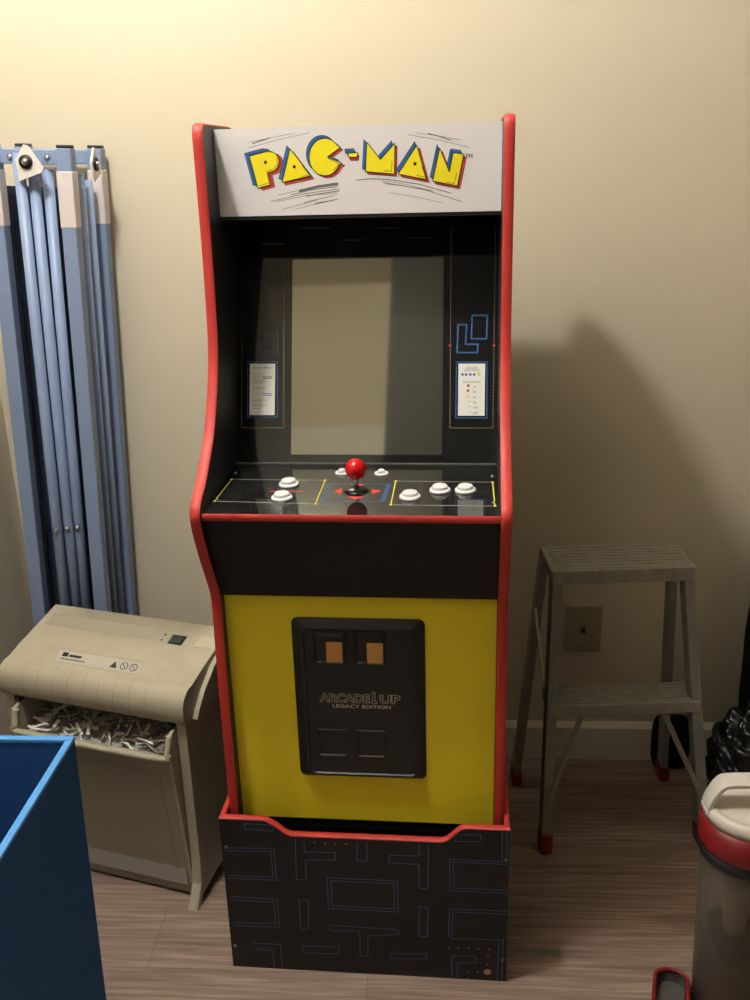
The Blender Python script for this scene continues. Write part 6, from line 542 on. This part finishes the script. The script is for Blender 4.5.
# white hinge brackets
def bracket(x, y, z, flip):
    g = MB(); t = [(-.016, -.034), (-.020, .004), (-.002, .030), (.006, .028), (.032, -.010), (.028, -.018)]
    if not flip: g.prism([(x+a, z+b) for a, b in t], y-.002, y+.002, axis='y')
    else: g.prism([(y+a, z+b) for a, b in t], x-.002, x+.002, axis='x')
    br = g.build('hinge_bracket', brk, cf)
    M = Matrix.Translation((x, y-.002, z)) @ Matrix.Rotation(R(90), 4, 'X') if not flip else Matrix.Translation((x+.002, y, z)) @ Matrix.Rotation(R(90), 4, 'Y')
    g = MB(); g.lathe([(0, .003), (.0125, .003), (.0128, 0), (0, 0)], M=M, n=20); g.build('rubber_washer', capm, br)
    g = MB(); g.lathe([(0, .0075), (.005, .0065), (.007, .003), (0, .003)], M=M, n=14); g.build('bolt', bolt, br)
bracket(-.006, -.0795, 1.393, False); bracket(.0945, .002, 1.390, True)
for x in (-.045, .026):
    g = MB(); g.lathe([(0, .004), (.004, .003), (.006, 0), (0, 0)], M=Matrix.Translation((x, -.058, 1.400)) @ Matrix.Rotation(R(90), 4, 'X'), n=12); g.build('bolt', bolt, cf)

# ------------------------------------------------------------------ blue open box at the lower left
bb = empty('blue_bin', (-.607, -.325, .0)); tag(bb, 'tall open blue storage bin with pale blue rim in front of the shredder', 'storage bin')
bxm = mat('bin_blue_fabric', (42, 90, 152), .8, spec=.2, noise=.08, nscale=90); bxr = mat('bin_light_blue_edge', (86, 158, 228), .7, noise=.06, nscale=60)
BT_, TP = .58, .012
def ring(x0, x1, y0, y1, z): return [(x0, y0, z), (x1, y0, z), (x1, y1, z), (x0, y1, z)]
bx0, bx1, by0, by1 = -.185, .190, -.30, .195
g = MB()
outer_b = ring(bx0+TP, bx1-TP, by0+TP, by1-TP, .001); outer_t = ring(bx0, bx1, by0, by1, BT_); in_t = ring(bx0+.009, bx1-.009, by0+.009, by1-.009, BT_); in_b = ring(bx0+TP+.009, bx1-TP-.009, by0+TP+.009, by1-TP-.009, .010)
vs_ = [[g.bm.verts.new(p) for p in r_] for r_ in (outer_b, outer_t, in_t, in_b)]
for a, b in zip(vs_, vs_[1:]):
    for k in range(4): g.bm.faces.new((a[k], a[(k+1) % 4], b[(k+1) % 4], b[k]))
g.bm.faces.new(vs_[0]); g.bm.faces.new(vs_[3]); bmesh.ops.recalc_face_normals(g.bm, faces=g.bm.faces)
body = g.build('bin_body', bxm, bb)
g = MB()
for (a, b) in (((bx0-.001, by1-.010), (bx1+.001, by1+.001)), ((bx0-.001, by0-.001), (bx1+.001, by0+.010)), ((bx1-.010, by0+.010), (bx1+.001, by1-.010)), ((bx0-.001, by0+.010), (bx0+.010, by1-.010))):
    g.box((a[0], a[1], BT_-.003), (b[0], b[1], BT_+.004), bev=.0015)
g.build('rim', bxr, bb)

# ------------------------------------------------------------------ aluminium step stool
al = mat('dull_aluminium', (140, 138, 132), .5, .3, noise=.08, nscale=40); alt = mat('tread_aluminium', (150, 147, 136), .55, .2, noise=.12, nscale=70); redc = mat('foot_red', (120, 22, 22), .5)
ss = empty('step_stool', (.491, .452, 0), R(4.5)); tag(ss, 'two-step aluminium step stool against the wall right of the arcade cabinet', 'step stool')
g = MB(); g.box((-.146, -.046, .600), (.138, .080, .619), bev=.003); g.box((-.142, -.048, .590), (.138, -.0455, .618), bev=.001)
g.box((-.143, -.046, .594), (-.1405, .080, .618)); g.box((.1355, -.046, .594), (.138, .080, .618))
for k in range(8): g.box((-.132, -.040+k*.0148, .619), (.132, -.0365+k*.0148, .6201))
g.build('top_step', alt, ss)
FL0, FL1, FR0, FR1 = (-.146, -.108, .022), (-.131, -.044, .600), (.188, -.108, .022), (.127, -.044, .600)
def on(a, b, z): t = (z-a[2])/(b[2]-a[2]); return tuple(a[i]+(b[i]-a[i])*t for i in range(3))
for a, b in ((FL0, FL1), (FR0, FR1)):
    s = -1 if a[0] < 0 else 1
    g = MB(); g.bar(a, b, .020, .004, bev=.0006)
    for dx in (-.009, .009): g.bar((a[0]+dx, a[1]+.017, a[2]), (b[0]+dx, b[1]+.017, b[2]), .003, .032, bev=.0006)
    l_ = g.build('front_leg', al, ss)
    g = MB(); g.bar((a[0], a[1]+.012, 0), (a[0]+(b[0]-a[0])*.06, a[1]+.012+(b[1]-a[1])*.06, .042), .025, .046, bev=.004); g.build('foot_cap', redc, l_)
for x0, x1 in ((-.172, -.136), (.172, .132)):
    a, b = (x0, .135, .020), (x1, .076, .600)
    g = MB(); g.bar(a, b, .016, .034, bev=.0015); l_ = g.build('rear_leg', al, ss)
    g = MB(); g.bar((a[0], a[1], 0), (a[0]+(b[0]-a[0])*.06, a[1]+(b[1]-a[1])*.06, .038), .022, .042, bev=.004); g.build('foot_cap', redc, l_)
z0 = .335; pa, pb = on(FL0, FL1, z0), on(FR0, FR1, z0)
g = MB(); g.box((pa[0]-.007, pa[1]-.006, z0-.027), (pb[0]+.007, pa[1]+.075, z0), bev=.003)
for k in range(6): g.box((pa[0]+.004, pa[1]+k*.0125, z0), (pb[0]-.004, pa[1]+.004+k*.0125, z0+.0012))
g.build('lower_step', alt, ss)
for (ax, leg) in ((-.075, (FL0, FL1)), (.090, (FR0, FR1))):
    q = on(leg[0], leg[1], .115)
    g = MB(); g.bar((ax, pa[1]+.004, z0-.026), (q[0], q[1]-.004, q[2]), .011, .004, bev=.0008); g.build('brace', al, ss)
g = MB(); g.bar((-.152, .070, .482), (-.147, -.015, .362), .0035, .014, bev=.0006); g.build('spreader_bar', mat('spreader_painted_shine', (220, 215, 200), .45), ss)  # pale colour stands in for light reflecting off this aluminium bar
g = MB(); g.bar((.160, .070, .482), (.166, -.015, .362), .0035, .014, bev=.0006); g.build('spreader_bar', al, ss)

# ------------------------------------------------------------------ clear jug with red collar and white lid
JX, JY = (.620, -.040)
jg = empty('clear_jug', (JX, JY, 0)); tag(jg, 'clear grey jug with a red collar and white handled lid at the right edge', 'jug')
jr = .071; J0 = .112
g = MB(); g.lathe([(0, .003), (.046, .003), (.052, 0), (.056, .006), (jr-.004, .215+J0), (jr-.004, .236+J0), (jr-.007, .236+J0), (jr-.007, .215+J0), (.0525, .009), (0, .007)], n=48)
g.build('jug_body', mat('clear_plastic', (205, 200, 192), .12, trans=.85, ior=1.12), jg)
g = MB(); g.lathe([(0, .010), (.044, .010), (.056, .150), (.052, .154), (0, .158)], n=32); g.build('inner_insert', mat('insert_dark', (58, 52, 52), .6), jg)
g = MB(); g.lathe([(0, .158), (.018, .158), (.024, .215), (.030, .235), (.030, .242), (0, .244)], n=24); g.build('inner_cup', mat('insert_beige', (200, 186, 160), .5), jg)
g = MB(); g.lathe([(r_, z_+J0) for r_, z_ in [(jr-.010, .211), (jr-.001, .211), (jr, .215), (jr, .231), (jr-.010, .231)]], n=48); g.build('black_band', mat('band_black', (24, 24, 25), .5), jg)
g = MB(); g.lathe([(r_, z_+J0) for r_, z_ in [(jr-.010, .231), (jr+.001, .231), (jr+.002, .240), (jr, .280), (jr-.010, .280)]], n=48); g.build('collar', mat('collar_red', (118, 22, 26), .4), jg)
wl = mat('lid_white', (214, 208, 198), .4)
g = MB(); g.lathe([(r_, z_+J0) for r_, z_ in [(0, .281), (jr-.002, .281), (jr-.001, .292), (jr-.004, .301), (jr-.013, .304), (jr-.015, .301), (jr-.020, .3005), (0, .3015)]], n=48); ld = g.build('lid', wl, jg)
g = MB(); hp = catmull([(-.066, 0, .288+J0), (-.065, 0, .308+J0), (-.050, 0, .338+J0), (-.030, 0, .345+J0), (.030, 0, .345+J0), (.050, 0, .338+J0), (.065, 0, .308+J0), (.066, 0, .288+J0)], 5)
rows = []
for i, p in enumerate(hp):
    a = Vector(hp[max(0, i-1)]); b = Vector(hp[min(len(hp)-1, i+1)]); d = (b-a).normalized(); n = Vector((-d.z, 0, d.x)); n = -n if n.z < 0 and abs(n.z) > .01 else n
    if abs(n.z) <= .01: n = Vector((-1 if p[0] < 0 else 1, 0, 0))
    hw, th = .017, .004
    rows.append([g.bm.verts.new(Vector(p)+Vector((0, y, 0))+n*o) for y, o in ((-hw, -th), (-hw*1.0, th*.5), (-hw*.8, th), (hw*.8, th), (hw, th*.5), (hw, -th))])
for r0, r1 in zip(rows, rows[1:]):
    for k in range(6): g.bm.faces.new((r0[k], r0[(k+1) % 6], r1[(k+1) % 6], r1[k]))
g.bm.faces.new(rows[0]); g.bm.faces.new(rows[-1]); bmesh.ops.recalc_face_normals(g.bm, faces=g.bm.faces)
hd = g.build('handle', wl, ld); weld_smooth(hd, 40)
hd.rotation_euler = (0, 0, 0)

# ------------------------------------------------------------------ black bags at the right edge
def lumpy(name, c, rad, m, seed, power=2.4, amp=.16, n1=44, n2=30):
    rnd = random.Random(seed); ph = [(rnd.uniform(2, 9 if amp < .5 else 15), rnd.uniform(0, 6.28), rnd.uniform(-6, 6), rnd.uniform(-4, 4)) for _ in range(16)]
    g = MB(); t = bmesh.new(); bmesh.ops.create_uvsphere(t, u_segments=n1, v_segments=n2, radius=1)
    for v in t.verts:
        x, y, z = v.co; az = math.atan2(y, x)
        k = (abs(x)**power+abs(y)**power+abs(z)**power)**(-1/power) if (abs(x)+abs(y)+abs(z)) > 0 else 1
        d = sum(abs(math.sin(f*z+q*math.sin(az*2)+p+w_*math.cos(az))) for f, p, q, w_ in ph)/len(ph)-.6
        v.co = Vector((x*k*rad[0]*(1+amp*d), y*k*rad[1]*(1+amp*d), max(0, (z*k+1)*rad[2]*(1+amp*.6*d))))
    g.merge(t, m, Matrix.Translation(c), True); return g.build(name, m)
bagm = mat('black_bag_plastic', (16, 16, 17), .33, spec=.5); cloth = mat('black_cloth', (15, 15, 18), .85, spec=.2)
o = lumpy('garbage_bag', (.815, .425, 0), (.100, .098, .135), bagm, 3, amp=.85, n1=96, n2=64); tag(o, 'crumpled shiny black plastic bag on the floor right of the step stool', 'bag')
o = lumpy('dark_box_bag', (.676, .640, 0), (.043, .019, .068), cloth, 5, 5.0, .05); o.name = 'black_pouch'; tag(o, 'low dull black pouch on the floor behind the step stool', 'pouch')
o = lumpy('tall_black_bag', (.925, .606, 0), (.112, .054, .315), cloth, 9, 3.0, .16); o.name = 'duffel_bag'; tag(o, 'tall dull black cloth bag leaning by the wall at the right edge', 'bag')

# ------------------------------------------------------------------ small tray with a red rim at the bottom edge
tr = empty('red_rimmed_tray', ((.533, -.020)[0], (.533, -.020)[1], 0), R(-14)); tag(tr, 'small dark grey scoop with rounded end and red rim on the floor beside the jug', 'scoop')
def stad(hw, L, n=10): return [(hw*math.cos(R(180*k/n)), hw*.75*math.sin(R(180*k/n))) for k in range(n+1)]+[(-hw*1.05, -L), (hw*1.05, -L)]
g = MB(); lo = [(stad(.024, .12), .0), (stad(.029, .125), .028), (stad(.0255, .122), .0285), (stad(.022, .118), .006)]
rs = [[g.bm.verts.new((x, y, z)) for x, y in lp] for lp, z in lo]
for a, b in zip(rs, rs[1:]):
    for k in range(len(a)): g.bm.faces.new((a[k], a[(k+1) % len(a)], b[(k+1) % len(a)], b[k]))
g.bm.faces.new(rs[0]); g.bm.faces.new(rs[-1]); bmesh.ops.recalc_face_normals(g.bm, faces=g.bm.faces); g.build('scoop_body', mat('scoop_grey', (78, 74, 74), .35), tr)
g = MB(); pts = [(x, y, .029) for x, y in stad(.0275, .1235)]; g.tube(pts+[pts[0]], .0036, n=8, cap=False); g.build('rim', mat('rim_red', (130, 24, 26), .4), tr)
